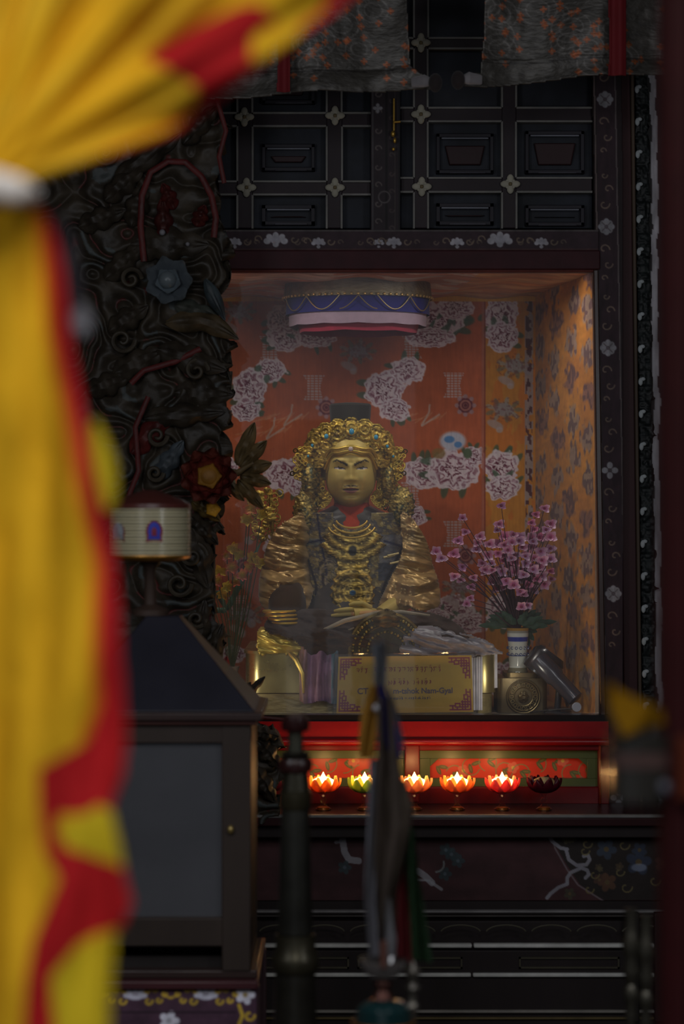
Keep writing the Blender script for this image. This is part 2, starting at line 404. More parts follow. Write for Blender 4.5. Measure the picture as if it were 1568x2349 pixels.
# ================================================================== THE SETTING
DARK = (40, 30, 30)
def struct_box(name, lo, hi, col, mat='plain_paint'):
    o = MB(col).box(lo, hi).build(name, mat, smooth=False); props(o, kind='structure'); return o
struct_box('floor', (-2.7, 2.15, -.1), (2.7, 9.9, 0), (52, 44, 40), 'wood')
struct_box('ceiling', (-2.7, 2.15, 4.05), (2.7, 9.9, 4.15), (50, 38, 34), 'wood')
struct_box('wall_back', (-2.7, 9.8, 0), (2.7, 9.9, 4.05), (60, 48, 44))
struct_box('wall_left', (-2.8, 2.15, 0), (-2.7, 9.9, 4.05), (70, 56, 50))
struct_box('wall_right', (2.7, 2.15, 0), (2.8, 9.9, 4.05), (70, 56, 50))
wf = MB((90, 30, 28)); wf.box((-2.7, 2.15, 0), (-1.1, 2.28, 4.05)); wf.box((.66, 2.15, 0), (2.7, 2.28, 4.05)); wf.box((-1.1, 2.15, 3.4), (.66, 2.28, 4.05))
props(wf.build('wall_front', 'plain_paint', smooth=False), kind='structure')
# red door jamb on the right edge of the picture
jb = MB((44, 30, 32)); jb.box((.44, 2.2, 0), (.66, 3.06, 3.4)); jb.color((56, 10, 15)); jb.box((.414, 2.945, 0), (.44, 3.05, 3.3)); jb.color((64, 14, 17)).box((.410, 2.97, 0), (.415, 3.03, 3.3))
jb.color((90, 36, 14)); a = P(1552, 1835, 2.92); b_ = P(1600, 1690, 2.92); jb.box((a.x, 2.92, a.z), (b_.x, 2.93, b_.z))
props(jb.build('trim_1', 'paint', mods='bevel'), kind='structure')

# wall plaster strip + carved beading to the right of the shrine
def sl(x, y): return x + (y - 180) * .0125            # the frame leans a little to the right going down
gp = Canvas(1440, 150, 1580, 2420, 3, (190, 188, 194)); gp.smudge(.3, 20, 60)
edge = 1488 + (gp.Y - 180) * .0125 + 5 * (NZ(gp.Y / 40, gp.Y * 0) - .5) * 2
gp.put(gp.X < edge, (22, 24, 24)); gp.put(gp.X > edge + 14 + 0 * edge, (34, 28, 30)); gp.put(gp.Y > 1640, (26, 22, 22))
gp.mesh('trim_2', 'plain_paint', d=8.10, th=.05)['kind'] = 'structure'
for ob in COL.objects:
    if ob.name == 'trim_2': ob['kind'] = 'structure'

# ================================================================== SHRINE WOODWORK
# --- tall painted post on the right of the display case
post = thing('painted_post', 'dark wooden post with white painted blossoms and scrolls, right of the glass display case', 'post', P(1390, 1850, 8))
cv = Canvas(1350, -10, 1428, 1870, 1.6, (44, 30, 36))
cv.X2 = cv.X - (cv.Y - 180) * .0125
pts_edge = cv.X - (cv.Y - 180) * .018
cv.put(pts_edge < 1366, (36, 28, 28)); cv.put(abs(pts_edge - 1362) < 1.6, (88, 76, 74)); cv.put(abs(pts_edge - 1410) < 1.6, (80, 72, 72)); cv.put(pts_edge > 1412, (30, 20, 22))
fl = [(1387, 228, 3), (1390, 520, 3), (1394, 798, 3), (1398, 1079, 0), (1406, 1362, 3), (1418, 1830, 0)]
for (x, y, k) in fl:
    for s in (1, -1):
        for j, (oy, r) in enumerate([(52, 13), (86, 11), (118, 8)]):
            cv.scroll(x + (4 if j % 2 else -5), y + s * oy, r, s if j % 2 else -s, 2.2, (120, 104, 88), .7)
for (x, y, k) in fl:
    cv.rosette(x, y, 19, (128, 127, 132), 4, (70, 62, 66), rot=PI / 4 * 0)
    if k:
        for t in range(4): cv.ell(x + 11 * math.cos(PI / 4 + t * PI / 2), y + 11 * math.sin(PI / 4 + t * PI / 2), 7, 7, (120, 118, 122))
        for t in range(4): cv.line([(x, y), (x + 14 * math.cos(PI / 4 + t * PI / 2), y + 14 * math.sin(PI / 4 + t * PI / 2))], 1.2, (84, 76, 80))
cv.smudge(.2, 8, 30)
cv.mask = (pts_edge > 1358) & (pts_edge < 1425)
cv.mesh('shaft', 'paint', d=8.0, parent=post, th=.09)
# --- plain reddish stile and carved beaded moulding beside it
q = MB((52, 26, 28)); 
def slant(mb, x0, x1, y0, y1, d, th): mb.prism([(sl(x0, y0), y0), (sl(x1, y0), y0), (sl(x1, y1), y1), (sl(x0, y1), y1)], d, th)
slant(q, 1412, 1446, -20, 1870, 8.05, .05); q.color((70, 58, 48)); slant(q, 1446, 1454, -20, 1870, 8.03, .06)
props(q.build('door_stile', 'wood', mods='bevel'), 'plain dark red stile between the painted post and the carved moulding', 'post')
mo = thing('carved_moulding', 'narrow dark carved moulding with a row of small white buds at the right of the shrine', 'moulding', P(1475, 1650, 8.05))
mm = Canvas(1452, 150, 1500, 1660, 2, (24, 28, 28)); X2 = mm.X - (mm.Y - 180) * .0125
mm.H = .012 * np.abs(np.sin(mm.Y / 24)) * np.clip(1 - ((X2 - 1470) / 20) ** 2, 0, 1) + .008 * NZ(mm.X / 6, mm.Y / 6)
mm.mask = (X2 > 1454) & (X2 < 1486 + 3 * np.sin(mm.Y / 17)); mm.C *= (1 + .5 * (NZ(mm.X / 5, mm.Y / 7) - .5))[..., None]
mm.mesh('relief', 'carved_wood', d=8.06, parent=mo, th=.04)
for k in range(20):
    y = 205 + k * 74.5
    if y > 1630: break
    x = sl(1460, y); b = MB((150, 156, 158)); c = P(x, y, 8.035); b.ell(c, (.008, .006, .014), 8, 6); c = P(x + 5, y - 6, 8.035); b.ell(c, (.009, .005, .007), 8, 6)
    b.build('bud', 'paint', mo)

# --- carved lattice doors above the display case
LINE = (106, 104, 100); BARC = (38, 29, 33); PANC = (27, 30, 37)
def rosette_mesh(x, y, r, d, parent, col=(140, 136, 122)):
    m = MB(col)
    for k in range(4): 
        a = k * PI / 2; c = P(x + r * .58 * math.cos(a), y + r * .58 * math.sin(a), d); s = .0015 * r
        m.ell(c, (s * (.5 if k % 2 == 0 else .38), .006, s * (.38 if k % 2 == 0 else .5)), 12, 8)
        a += PI / 4; c = P(x + r * .5 * math.cos(a), y + r * .5 * math.sin(a), d); m.ell(c, (s * .16, .004, s * .16), 8, 6)
    m.color((96, 84, 60)); m.ell(P(x, y, d - .003), (.0015 * r * .22, .006, .0015 * r * .22), 10, 6)
    m.build('rosette', 'paint', parent)
def lattice(x0, y0, x1, y1, vs, hs, ros, insets, label):
    t = thing('lattice_panel', label, 'lattice', P((x0 + x1) / 2, y1, 8.02), 'latticed door leaves above the display case')
    c = Canvas(x0, y0, x1, y1, 3, PANC); c.smudge(.35, 60, 50, seed=x0)
    c.mesh('backboard', 'paint', d=8.07, parent=t, th=.01)
    xs = [x0] + [v for p in vs for v in p] + [x1]; ys = [y0] + [v for p in hs for v in p] + [y1]
    for (a, b) in vs:
        m = MB(BARC).pbox(a, y0, b, y1, 8.03, .035); m.build('muntin', 'wood', t, mods='bevel')
    for (a, b) in hs:
        m = MB(BARC).pbox(x0, a, x1, b, 8.034, .03); m.build('muntin', 'wood', t, mods='bevel')
    ln = MB(LINE)                                     # pale line round every opening
    for i in range(0, len(xs), 2):
        for j in range(0, len(ys), 2):
            a, b, u, v = xs[i], xs[i + 1], ys[j], ys[j + 1]
            if b - a < 12 or v - u < 12: continue
            e = 3.2; g = random.uniform(-1, 1)
            if a > x0: ln.pbox(a - e + g, u, a + e - 2 + g, v, 8.024, .045)
            if b < x1: ln.pbox(b - e + 2, u + g, b + e, v, 8.024, .045)
            if u > y0: ln.pbox(a, u - e, b, u + e - 2, 8.024, .045)
            if v < y1: ln.pbox(a, v - e + 2, b, v + e, 8.024, .045)
    ln.build('beading', 'paint', t, smooth=False)
    for (a, b, u, v) in insets:
        m = MB((36, 34, 40)); w = 9
        m.pbox(a, b, u, b + w, 8.045, .03); m.pbox(a, v - w, u, v, 8.045, .03); m.pbox(a, b, a + w, v, 8.045, .03); m.pbox(u - w, b, u, v, 8.045, .03)
        m.color((112, 114, 122)); m.pbox(a + 12, b + w, u - 12, b + w + 3.5, 8.043, .005)
        m.color((44, 26, 28)); m.prism([(a + 20, b + 28), (u - 20, b + 28), (u - 30, v - 20), (a + 30, v - 20)], 8.052, .02, .004)
        m.color((70, 68, 74)); m.pbox(a + 30, v - 4, u - 18, v - .5, 8.04, .006)
        m.build('inset_frame', 'wood', t, mods='bevel')
    for (x, y) in ros: rosette_mesh(x, y, 21, 8.018, t)
    return t
lattice(500, 60, 850, 524, [(543, 580), (748, 785)], [(258, 290), (415, 447)], [(560, 268), (768, 265), (565, 430), (768, 430)],
        [(600, 330, 722, 392), (600, 168, 722, 238), (600, 470, 722, 516)], 'dark latticed door leaf above the display case, left of the brass latch')
lattice(918, -30, 1358, 524, [(948, 982), (1150, 1184)], [(86, 112), (246, 279), (407, 441)], [(965, 98), (965, 262), (967, 428), (1170, 422)],
        [(1000, 306, 1132, 398), (1204, 300, 1340, 398), (1000, 466, 1132, 516), (1204, 470, 1340, 518)], 'dark latticed door leaf above the display case, right of the brass latch')
cs = thing('centre_post', 'dark meeting stiles with painted scrolls and a brass latch between the two lattice leaves', 'post', P(884, 570, 8.0))
c = Canvas(850, -30, 918, 536, 1.8, (40, 32, 36)); c.rect(852, -30, 856, 536, (64, 60, 62)); c.rect(884, -30, 888, 536, (24, 20, 22)); c.rect(904, -30, 907, 536, (60, 54, 52)); c.rect(914, -30, 918, 536, (26, 24, 26))
for k, y in enumerate(range(215, 530, 42)): c.scroll(866, y, 9, (-1) ** k, 2, (98, 90, 86), .7); c.scroll(897, y + 15, 7, (-1) ** k, 2, (86, 76, 70), .5)
c.ring(881, 452, 13, 2, (80, 74, 74)); c.rosette(866, 248, 11, (128, 126, 130))
c.mesh('stiles', 'paint', d=8.0, parent=cs, th=.06)
lt = MB((176, 140, 62)); lt.tube([P(903, 226, 7.985), P(903, 300, 7.985)], .004); lt.tube([P(902, 280, 7.975), P(918, 279, 7.975)], .004); lt.ell(P(901, 307, 7.975), (.008, .008, .011)); lt.ell(P(905, 322, 7.975), (.006, .006, .01)); lt.ell(P(902, 342, 7.978), (.006, .005, .006))
lt.build('latch', 'gilding', cs, label='small brass latch')
# --- painted rail under the lattice
rl = Canvas(498, 527, 1372, 574, 1.6, (46, 32, 38)); rl.rect(498, 527, 1372, 531, (72, 66, 66)); rl.rect(498, 570, 1372, 574, (60, 40, 42))
for x, r in [(538, 13), (632, 20), (730, 13), (868, 10), (903, 14), (1048, 13), (1146, 21), (1241, 13)]:
    y = 554 if r < 20 else 549
    for k in range(5): a = PI + k * PI / 4; rl.ell(x + r * .85 * math.cos(a) * (1 if r < 20 else 1.15), y + r * .62 * math.sin(a) + 4, r * .42, r * .36, (150, 148, 154), a)
    rl.ell(x, y + 2, r * .6, r * .45, (144, 142, 150)); rl.ell(x, y + 12, r * .35, r * .3, (138, 136, 142))
    for s in (-1, 1): rl.scroll(x + s * r * 2.1, y, 10, s, 2, (112, 98, 82), .8); rl.scroll(x + s * (r * 2.1 + 22), y + 2, 7, -s, 2, (104, 92, 78), .6)
rl.smudge(.15, 10, 10)
props(rl.mesh('painted_rail', 'paint', d=7.985, th=.09), 'dark horizontal rail painted with white blossoms and scrolls under the lattice leaves', 'rail')

# --- glass display case
case = thing('display_case', 'large dark red glass-fronted case lined with orange peony cloth, holding the seated statue', 'display case', P(925, 1841, 8.0))
m = MB((50, 16, 22)); m.pbox(500, 574, 1376, 618, 7.99, .08); m.color((84, 40, 36)); m.pbox(490, 618, 1376, 624, 8.0, .05); m.build('top_beam', 'paint', case, mods='bevel')
m = MB((54, 38, 34)); m.prism([(1360, 618), (1372, 618), (1390, 1650), (1376, 1650)], 7.995, .05); m.build('right_stile', 'lacquer', case, mods='bevel')
m = MB((18, 14, 15)).pbox(470, 1640, 1395, 1655, 7.96, .06); m.color((120, 14, 19)); m.pbox(470, 1655, 1395, 1697, 7.955, .08)
a = P(470, 1702, 7.95); b = P(1395, 1702, 7.95); m.tube([a, b], .0125, 14); m.build('bottom_rail', 'lacquer', case)
# recessed base with two framed painted panels
m = MB((96, 14, 18)); m.pbox(470, 1709, 1395, 1722, 7.97, .05); m.pbox(928, 1709, 962, 1841, 7.965, .05); m.pbox(470, 1805, 1395, 1845, 7.975, .05); m.pbox(1372, 1709, 1397, 1845, 7.965, .05)
m.color((110, 40, 24)).pbox(1374, 1700, 1379, 1845, 7.955, .02); m.build('base_frame', 'lacquer', case, mods='bevel')
for (x0, x1) in ((480, 930), (960, 1374)):
    fr = MB((74, 84, 50)); fr.pbox(x0, 1708, x1, 1740, 8.0, .04); fr.pbox(x0, 1786, x1, 1812, 8.0, .04); fr.pbox(x0, 1740, x0 + 26, 1786, 8.0, .04); fr.pbox(x1 - 28, 1740, x1, 1786, 8.0, .04)
    fr.color((196, 150, 70)); fr.pbox(x0 + 2, 1711, x1 - 2, 1712.6, 7.998, .004)
    fr.color((74, 84, 50)); fr.prism([(x0 + 26, 1740), (x0 + 46, 1740), (x0 + 26, 1758)], 8.0, .03); fr.prism([(x1 - 28, 1740), (x1 - 48, 1740), (x1 - 28, 1758)], 8.0, .03)
    f = fr.build('panel_frame', 'lacquer', case, mods='bevel')
    c = Canvas(x0 + 20, 1735, x1 - 20, 1812, 1.4, (206, 62, 40)); R = np.random.RandomState(x0)
    for k in range(int((x1 - x0) / 38)):
        x = x0 + 44 + k * 38; y = 1762 + 14 * math.sin(k * 1.7)
        c.arc(x, y, 20, R.rand() * 6, R.rand() * 6 + 3, 1.4, (120, 140, 90), .8)
        for s in (-1, 1):
            an = s * .7 + R.rand(); c.ell(x + 12 * math.cos(an), y + 9 * math.sin(an) - 4, 11, 4.5, (78, 104, 66), an * .8, .9); c.ell(x + 12 * math.cos(an), y + 9 * math.sin(an) - 4, 7, 2, (150, 120, 70), an * .8, .6)
        if k % 3 == 1:
            for q_ in range(5): an = q_ * 1.257; c.ell(x + 20 + 8 * math.cos(an), y + 8 * math.sin(an) - 8, 6, 6, (216, 110, 84), an, .9)
            c.ell(x + 20, y - 8, 4, 4, (220, 180, 90))
    c.mesh('painted_panel', 'lacquer', d=8.03, parent=case, th=.01)
# cloth lining
ORG = (168, 86, 50); YEL = (184, 122, 44)
D1 = 9.07
bc = Canvas(430, 668, 1232, 1660, 1.9, ORG)
X, Y = bc.X, bc.Y
bc.C = bc.C + ((NZ.fbm(X / 90, Y / 160) - .5) * 36)[..., None] * np.array([1, .5, .35])
bc.rect(1108, 668, 1232, 1660, YEL); bc.put((X > 1108) & (NZ.fbm(X / 30 + 4, Y / 70) > .55), (190, 104, 36), .6)
for (x, y) in [(720, 890), (1040, 885), (943, 795), (943, 1135), (618, 800), (1040, 1225), (545, 1395), (720, 1140)]:      # pale fan shaped marks
    u = (X - x) / (15 + 9 * ((Y - y) / 28) ** 2); v = (Y - y) / 29
    bc.put((abs(u) < 1) & (abs(v) < 1) & ~((np.mod(Y, 6) < 1.9) | (np.mod(X - x, 9) < 1.8)), (178, 158, 156), .85)
for (x, y) in [(748, 935), (1067, 930), (1067, 1275), (560, 1300)]:
    bc.ell(x, y, 19, 21, (150, 112, 118), 0, .6); bc.ring(x, y, 15, 2.4, (92, 36, 46)); bc.ring(x, y, 7, 2, (92, 36, 46)); bc.ell(x, y, 4, 4, (92, 36, 46))
    for k in range(8): bc.ell(x + 20 * math.cos(k * PI / 4), y + 21 * math.sin(k * PI / 4), 5, 5, (158, 130, 138), 0, .8)
for (x, y, f) in [(640, 955, 1), (955, 955, 1), (600, 985, -1), (900, 1400, 1)]:       # thin flying bird lines
    for k in range(9): bc.line([(x - 60 + k * 14, y + 12 - 5 * math.sin(k)), (x - 20 + k * 11, y - 2 + 7 * math.cos(k * 2))], 1.6, (190, 132, 96), .55)
    bc.line([(x + 12, y + 20), (x + 28, y - 8), (x + 30, y - 26)], 3, (176, 160, 150), .7); bc.line([(x + 12, y + 22), (x + 52, y - 4)], 3, (176, 160, 150), .7)
PE = [(640, 735, 30, 34), (655, 775, 40, 30), (722, 772, 46, 24), (1000, 735, 62, 42), (1046, 706, 40, 26), (985, 775, 56, 22), (620, 850, 34, 28), (572, 892, 38, 44), (565, 940, 30, 26), (935, 850, 40, 30), (880, 892, 46, 40), (905, 940, 34, 26),
      (975, 1085, 46, 34), (1040, 1078, 58, 44), (1085, 1048, 26, 24), (652, 1090, 42, 38), (690, 1115, 30, 26), (950, 1184, 28, 22), (1040, 1395, 46, 30), (1080, 1430, 44, 24), (1000, 1415, 30, 20), (520, 1080, 24, 30), (535, 1500, 30, 20), (660, 1560, 30, 24), (820, 1560, 40, 30), (640, 1250, 34, 30),
      (1148, 722, 38, 42), (1150, 772, 36, 34), (1148, 1070, 42, 34), (1152, 1118, 40, 28), (1150, 1400, 36, 40), (1150, 1560, 36, 40)]
for k, (x, y, rx, ry) in enumerate(PE): bc.peony(x, y, rx, ry, seed=k + 1)
for (x, y) in [(820, 806), (545, 715), (1180, 840), (1155, 940), (565, 1410), (1055, 1345)]:   # blue-grey small blossoms
    bc.ell(x, y, 24, 16, (132, 134, 146), .2, .8)
    for k in range(9): a_ = k * .7; bc.ell(x + 34 * math.cos(a_), y + 20 * math.sin(a_), 10, 5, (142, 140, 136) if k % 2 else (110, 108, 88), a_, .75)
    bc.put((np.hypot((X - x) / 44, (Y - y) / 28) < 1) & (NZ(X / 4, Y / 4 + 3) > .6), (108, 62, 58), .5)
    bc.ell(x - 20, y + 34, 20, 9, (166, 150, 150), .4, .8); bc.ell(x - 10, y + 46, 8, 7, (176, 160, 158), 0, .8)
bc.ell(1038, 1012, 30, 22, (176, 176, 188)); bc.ell(1030, 1008, 12, 8, (84, 128, 176)); bc.ell(1050, 1020, 9, 7, (84, 128, 176)); bc.ell(1005, 1040, 16, 12, (128, 104, 60), 0, .8); bc.ell(1072, 1040, 10, 12, (80, 96, 70))
for y in (1240, 1430, 1530): bc.ell(565 + (y % 7) * 6, y, 10, 10, (158, 150, 156), 0, .8)
bc.line([(1107, 668), (1107, 1660)], 4, (160, 96, 80), .8); bc.line([(1111, 668), (1111, 1660)], 2.5, (120, 50, 44), .8)
bc.put((X > 1202) & (X < 1222) & (NZ(X / 9, Y / 16) > .36), (146, 134, 138), .85); bc.put((X > 1204) & (X < 1220) & (NZ(X / 5 + 8, Y / 9) > .6), (72, 34, 38), .85)
bc.rect(430, 668, 1232, 692, (206, 150, 52)); bc.smudge(.07, 3, 40)
bc.H = .016 * NZ.fbm(X / 120, Y / 260, 3) + .006 * np.sin(X / 46)
LINING = bc.mesh('back_lining', 'cloth', d=D1, parent=case, th=.01)
# right lining: smeared grey blossoms on yellow-orange
def side_right(X, Y):      # X 0..1 depth, Y 0..1 down
    x0 = P(1372, 0, 8.03).x; x1 = P(1226, 0, D1).x; zt = 2.86; zb = 1.285
    return x0 + (x1 - x0) * X, 8.03 + (D1 - 8.03) * X, zt + (zb - zt) * Y
c = Canvas(0, 0, 1, 1, .0032, (180, 116, 38))
X, Y = c.X, c.Y
c.C = c.C + ((NZ.fbm(X * 5, Y * 9) - .5)[..., None] * np.array([50, 46, 0]))
c.put(np.clip((Y - .62) * 3, 0, 1) * (NZ.fbm(X * 7 + 3, Y * 6 + 2) > .5), (206, 140, 30), .8)
R = np.random.RandomState(5)
for k in range(44):
    x = (k % 4) * .25 + .12 + R.rand() * .06; y = (k // 4) * .092 + (k % 2) * .045 + R.rand() * .02
    u = (X - x) / .11; v = (Y - y) / .036; e = np.hypot(u, v) + 1.0 * (NZ(X * 30 + k, Y * 60) - .5)
    c.put((1 - e) / .35, (126, 112, 116) if k % 3 else (110, 76, 80), .75)
    c.put(((1 - e) / .3) * (NZ(X * 40, Y * 90 + k) > .55), (70, 44, 52), .6)
c.put(X < .05, (130, 118, 108), .8); c.smudge(.12, .05, .01)
c.H = .01 * NZ.fbm(X * 6, Y * 3); c.mesh('side_lining', 'cloth', pos=side_right, parent=case, th=0)
def side_left(X, Y):
    x0 = P(430, 0, 8.03).x; x1 = P(440, 0, D1).x; zt = P(0, 622, 8.03).z
    return x0 + (x1 - x0) * X, 8.03 + (D1 - 8.03) * X, zt + (1.285 - zt) * Y
c = Canvas(0, 0, 1, 1, .01, ORG); c.smudge(.3, .1, .1); c.mesh('side_lining', 'cloth', pos=side_left, parent=case, th=0)
def top_l(X, Y):
    z = P(0, 622, 8.03).z; xl = P(430, 0, 8.03).x; xr0 = P(1372, 0, 8.03).x; xr1 = P(1226, 0, D1).x
    xr = xr0 + (xr1 - xr0) * Y; return xl + (xr - xl) * X, 8.17 + (D1 - 8.17) * Y, 2.845 - .009 * Y + 0 * X + .006 * np.sin(X * 30 + Y * 4)
c = Canvas(0, 0, 1, 1, .006, (196, 178, 172)); c.put(NZ.fbm(c.X * 7, c.Y * 9) > .52, (178, 100, 66), .7); c.put(c.X > .72, (196, 140, 58), .6); c.smudge(.3, .08, .05)
c.mesh('ceiling_lining', 'cloth', pos=top_l, parent=case, th=0)
m = MB((120, 84, 40)); z = 1.285; x0 = P(430, 0, 8.03).x; x1 = P(1372, 0, 8.03).x; m.box((x0, 8.03, z - .012), (x1, D1, z)); m.build('case_floor', 'cloth', case, smooth=False)
m = MB((40, 28, 28)); m.box((x0 - .03, 8.03, 1.26), (x0 - .012, D1 + .05, 2.90)); m.box((x1 + .012, 8.06, 1.26), (x1 + .03, D1 + .05, 2.90)); m.box((x0 - .03, D1 + .03, 1.26), (x1 + .03, D1 + .06, 2.90)); m.box((x0 - .03, 8.07, 2.90), (x1 + .03, D1 + .06, 2.92)); m.box((x0 - .03, 8.05, 1.255), (x1 + .03, D1 + .06, 1.272))
m.build('carcass', 'wood', case, smooth=False)
g = MB((255, 255, 255)); a = P(472, 1640, 8.01); b = P(1376, 620, 8.01); g.box((a.x, 8.01, a.z), (b.x, 8.014, b.z)); g.build('glass_pane', 'window_glass', case, smooth=False)

# --- round brocade canopy hanging from the ceiling of the case
cn = thing('hanging_canopy', 'round cloth canopy with beaded gold rim over blue, white and red bands, above the statue', 'canopy', P(820, 748, 8.55))
cc_ = P(820, 700, 8.62); R0 = P(986, 0, 8.3).x - P(820, 0, 8.3).x
def band(name, z0, z1, r0, r1, cols, mat, nf, amp, bottom=0):
    mb = MB(); n = 160; prof = 8; v = []; co = []
    for k in range(prof + 1):
        t = k / prof
        for i in range(n):
            a = 2 * PI * i / n; fold = 1 + amp * math.cos(a * nf) * (.3 + .7 * t); r = (r0 + (r1 - r0) * t) * fold
            sag = bottom * abs(math.sin(a * nf / 2)) * t
            v.append((cc_.x + r * math.cos(a), cc_.y + r * math.sin(a) * .8, z0 + (z1 - z0) * t - sag)); co.append(lin(cols[0]) * (1 - t) + lin(cols[1]) * t)
    fs = [(k * n + i, k * n + (i + 1) % n, (k + 1) * n + (i + 1) % n, (k + 1) * n + i) for k in range(prof) for i in range(n)]
    mb.add(v, fs, co); return mb.build(name, mat, cn)
def ZC(y): return P(0, y, 8.4).z
band('top_band', ZC(634), ZC(676), R0 * 1.04, R0 * 1.06, ((96, 84, 72), (112, 98, 66)), 'brocade', 40, .006)
band('blue_band', ZC(674), ZC(712), R0 * 1.02, R0 * 1.03, ((34, 32, 96), (34, 32, 100)), 'cloth', 12, .004)
band('white_band', ZC(706), ZC(738), R0 * .985, R0 * .98, ((150, 130, 144), (140, 120, 134)), 'cloth', 12, .006, .003)
band('red_band', ZC(728), ZC(753), R0 * .88, R0 * .84, ((130, 30, 50), (136, 34, 54)), 'cloth', 7, .012, .004)
m = MB((70, 60, 52)); m.lathe([(0.01, ZC(632)), (R0 * 1.02, ZC(634)), (R0 * 1.02, ZC(638)), (.01, ZC(638))], (cc_.x, cc_.y, 0), 48, Matrix.Diagonal((1, .8, 1))); m.build('cap_disc', 'cloth', cn)
for k in range(72):
    a = 2 * PI * k / 72
    if math.sin(a) > .25: continue
    b = MB((178, 150, 92)); r = R0 * 1.075; p = Vector((cc_.x + r * math.cos(a), cc_.y + r * math.sin(a) * .8, ZC(673))); b.ell(p, .0055, 8, 6)
    b.build('bead', 'gilding', cn)
for s in (0, 1, 2, 3, 4):                               # bead strings drooping in triangles over the blue band
    a0 = PI + .35 + s * .49; b = MB((150, 132, 96)); pts = []
    for k in range(13):
        t = k / 12; a = a0 + .49 * t; r = R0 * 1.09; pts.append((cc_.x + r * math.cos(a), cc_.y + r * math.sin(a) * .8, ZC(676) - abs(math.sin(PI * (t + (.5 if s == 2 else 0)))) * .05))
    b.tube(pts, .0022, 6); b.build('bead_string', 'gilding', cn)
# ================================================================== SEATED STATUE
DS = 8.55; S_ = DS / F
st = thing('seated_statue', 'gilded seated deity statue with a stern face, filigree crown and satin robes', 'statue', P(806, 1497, 8.5))
# --- body: one mesh (head with face, neck, chest, arms, hands)
body = MB((196, 172, 92))
def gauss(x, z, cx, cz, sx, sz): return math.exp(-((x - cx) / sx) ** 2 - ((z - cz) / sz) ** 2)
HX, HY = 804.0, 1066.0; AX, AZ, AB = 58.0, 100.0, 78.0     # head half sizes in statue pixels
nu, nv = 180, 200
v = []; cols = []
base = lin((196, 172, 92))
def spow(a, e): return math.copysign(abs(a) ** e, a)
for k in range(nv + 1):
    ph = PI * k / nv; sz = math.cos(ph); rr = math.sin(ph)
    for i in range(nu):
        a = 2 * PI * i / nu; sx = rr * math.cos(a); sy = rr * math.sin(a)
        z = AZ * spow(sz, .92); x = AX * spow(sx, .86); y = AB * spow(sy, .9)
        if sz < 0: x *= 1 + .05 * math.sin(min(1, -sz) * PI); 
        jaw = max(0, -sz - .55) / .45; x *= 1 - .10 * jaw; 
        h = 0.0
        if sy < 0:
            f = 1.0
            ax = abs(x); zz = -z                       # zz positive downwards, px
            h += 7 * gauss(x, zz, 0, -28, 40, 22)        # forehead
            h += 6.5 * gauss(ax, zz, 24, -7, 15, 5) + 5 * gauss(ax, zz, 9, 1, 6, 6)     # scowling brow
            h -= 9 * gauss(ax, zz, 25, 11, 14, 7)        # sockets
            h += 5.5 * gauss(ax, zz, 26, 13, 10, 5)      # eyeballs
            h += 15 * math.exp(-(x / 6.5) ** 2) * (1 if -2 < zz < 38 else 0) * min(1, max(0, (zz + 2) / 38)) ** .7 * (1 if zz < 38 else 0)
            h += 10 * gauss(x, zz, 0, 34, 8, 6) + 6 * gauss(ax, zz, 9, 36, 5, 4.5)     # nose tip, wings
            h -= 4 * gauss(x, zz, 0, 46, 5, 3.5)
            h += 7 * gauss(x, zz, 0, 54, 17, 4.6) - 4.5 * gauss(x, zz, 0, 58, 18, 1.8) + 7.5 * gauss(x, zz, 0, 63, 14, 4.6)   # lips
            h -= 4.5 * gauss(x, zz, 0, 72, 14, 4)
            h += 9 * gauss(x, zz, 0, 84, 20, 10)         # chin
            h += 5 * gauss(ax, zz, 34, 36, 14, 16)       # cheeks
            h -= 3 * gauss(ax, zz, 20, 50, 5, 12)
            h *= min(1, (-sy) * 2.2)
        col = base
        if sy < 0:
            bz = -9 + (1 - min(1, max(0, (abs(x) - 6) / 26))) * 13 + (0 if abs(x) < 30 else (abs(x) - 30) * .35)     # brow line slants down to the nose
            if 7 < abs(x) < 40 and abs(zz - bz) < 2.7 * (1.25 - abs(x) / 60): col = lin((58, 50, 36))
            if 12 < abs(x) < 38:
                u = (abs(x) - 25) / 13; lid = 10.5 - 3.2 * (1 - u * u) - (abs(x) - 25) * .1
                if abs(zz - lid) < 1.2: col = lin((66, 54, 38))
                elif lid < zz < lid + 4.6 * (1 - u * u): col = lin((178, 172, 190)) if abs(abs(x) - 25) > 3.8 else lin((40, 36, 50))
            m1 = 1 - (x / 18) ** 2
            if m1 > 0:
                if 58 - 4.6 * m1 < zz < 58 + .8: col = lin((150, 96, 84))
                if 58 + .8 < zz < 58.8 + 7.6 * m1: col = lin((164, 110, 102))
                if abs(zz - 58.3) < .9: col = lin((60, 40, 38))
                if abs(zz - 50) < 2.2 * math.sqrt(m1) and 3 < abs(x) < 17: col = lin((96, 78, 48))   # thin moustache
        v.append((P(HX + x, 0, DS).x, DS - .02 + (y - h) * S_, P(0, HY - z, DS).z)); cols.append(col)
fs = [(k * nu + i, k * nu + (i + 1) % nu, (k + 1) * nu + (i + 1) % nu, (k + 1) * nu + i) for k in range(nv) for i in range(nu)]
body.add(v, fs, cols)
for s in (-1, 1):                                        # long-lobed ears
    body.torus((P(HX + s * 64, 1088, DS).x, DS + .01, P(0, 1086, DS).z), .020, .007, 24, 10)
    body.ell((P(HX + s * 65, 0, DS).x, DS + .01, P(0, 1118, DS).z), (.010, .009, .04), 14, 12)
    body.ell((P(HX + s * 61, 0, DS).x, DS + .015, P(0, 1085, DS).z), (.014, .012, .028), 14, 12)
body.tube([P(806, 1120, DS + .02), P(806, 1165, DS + .01), P(806, 1215, DS + .02)], [.07, .062, .09], 28)
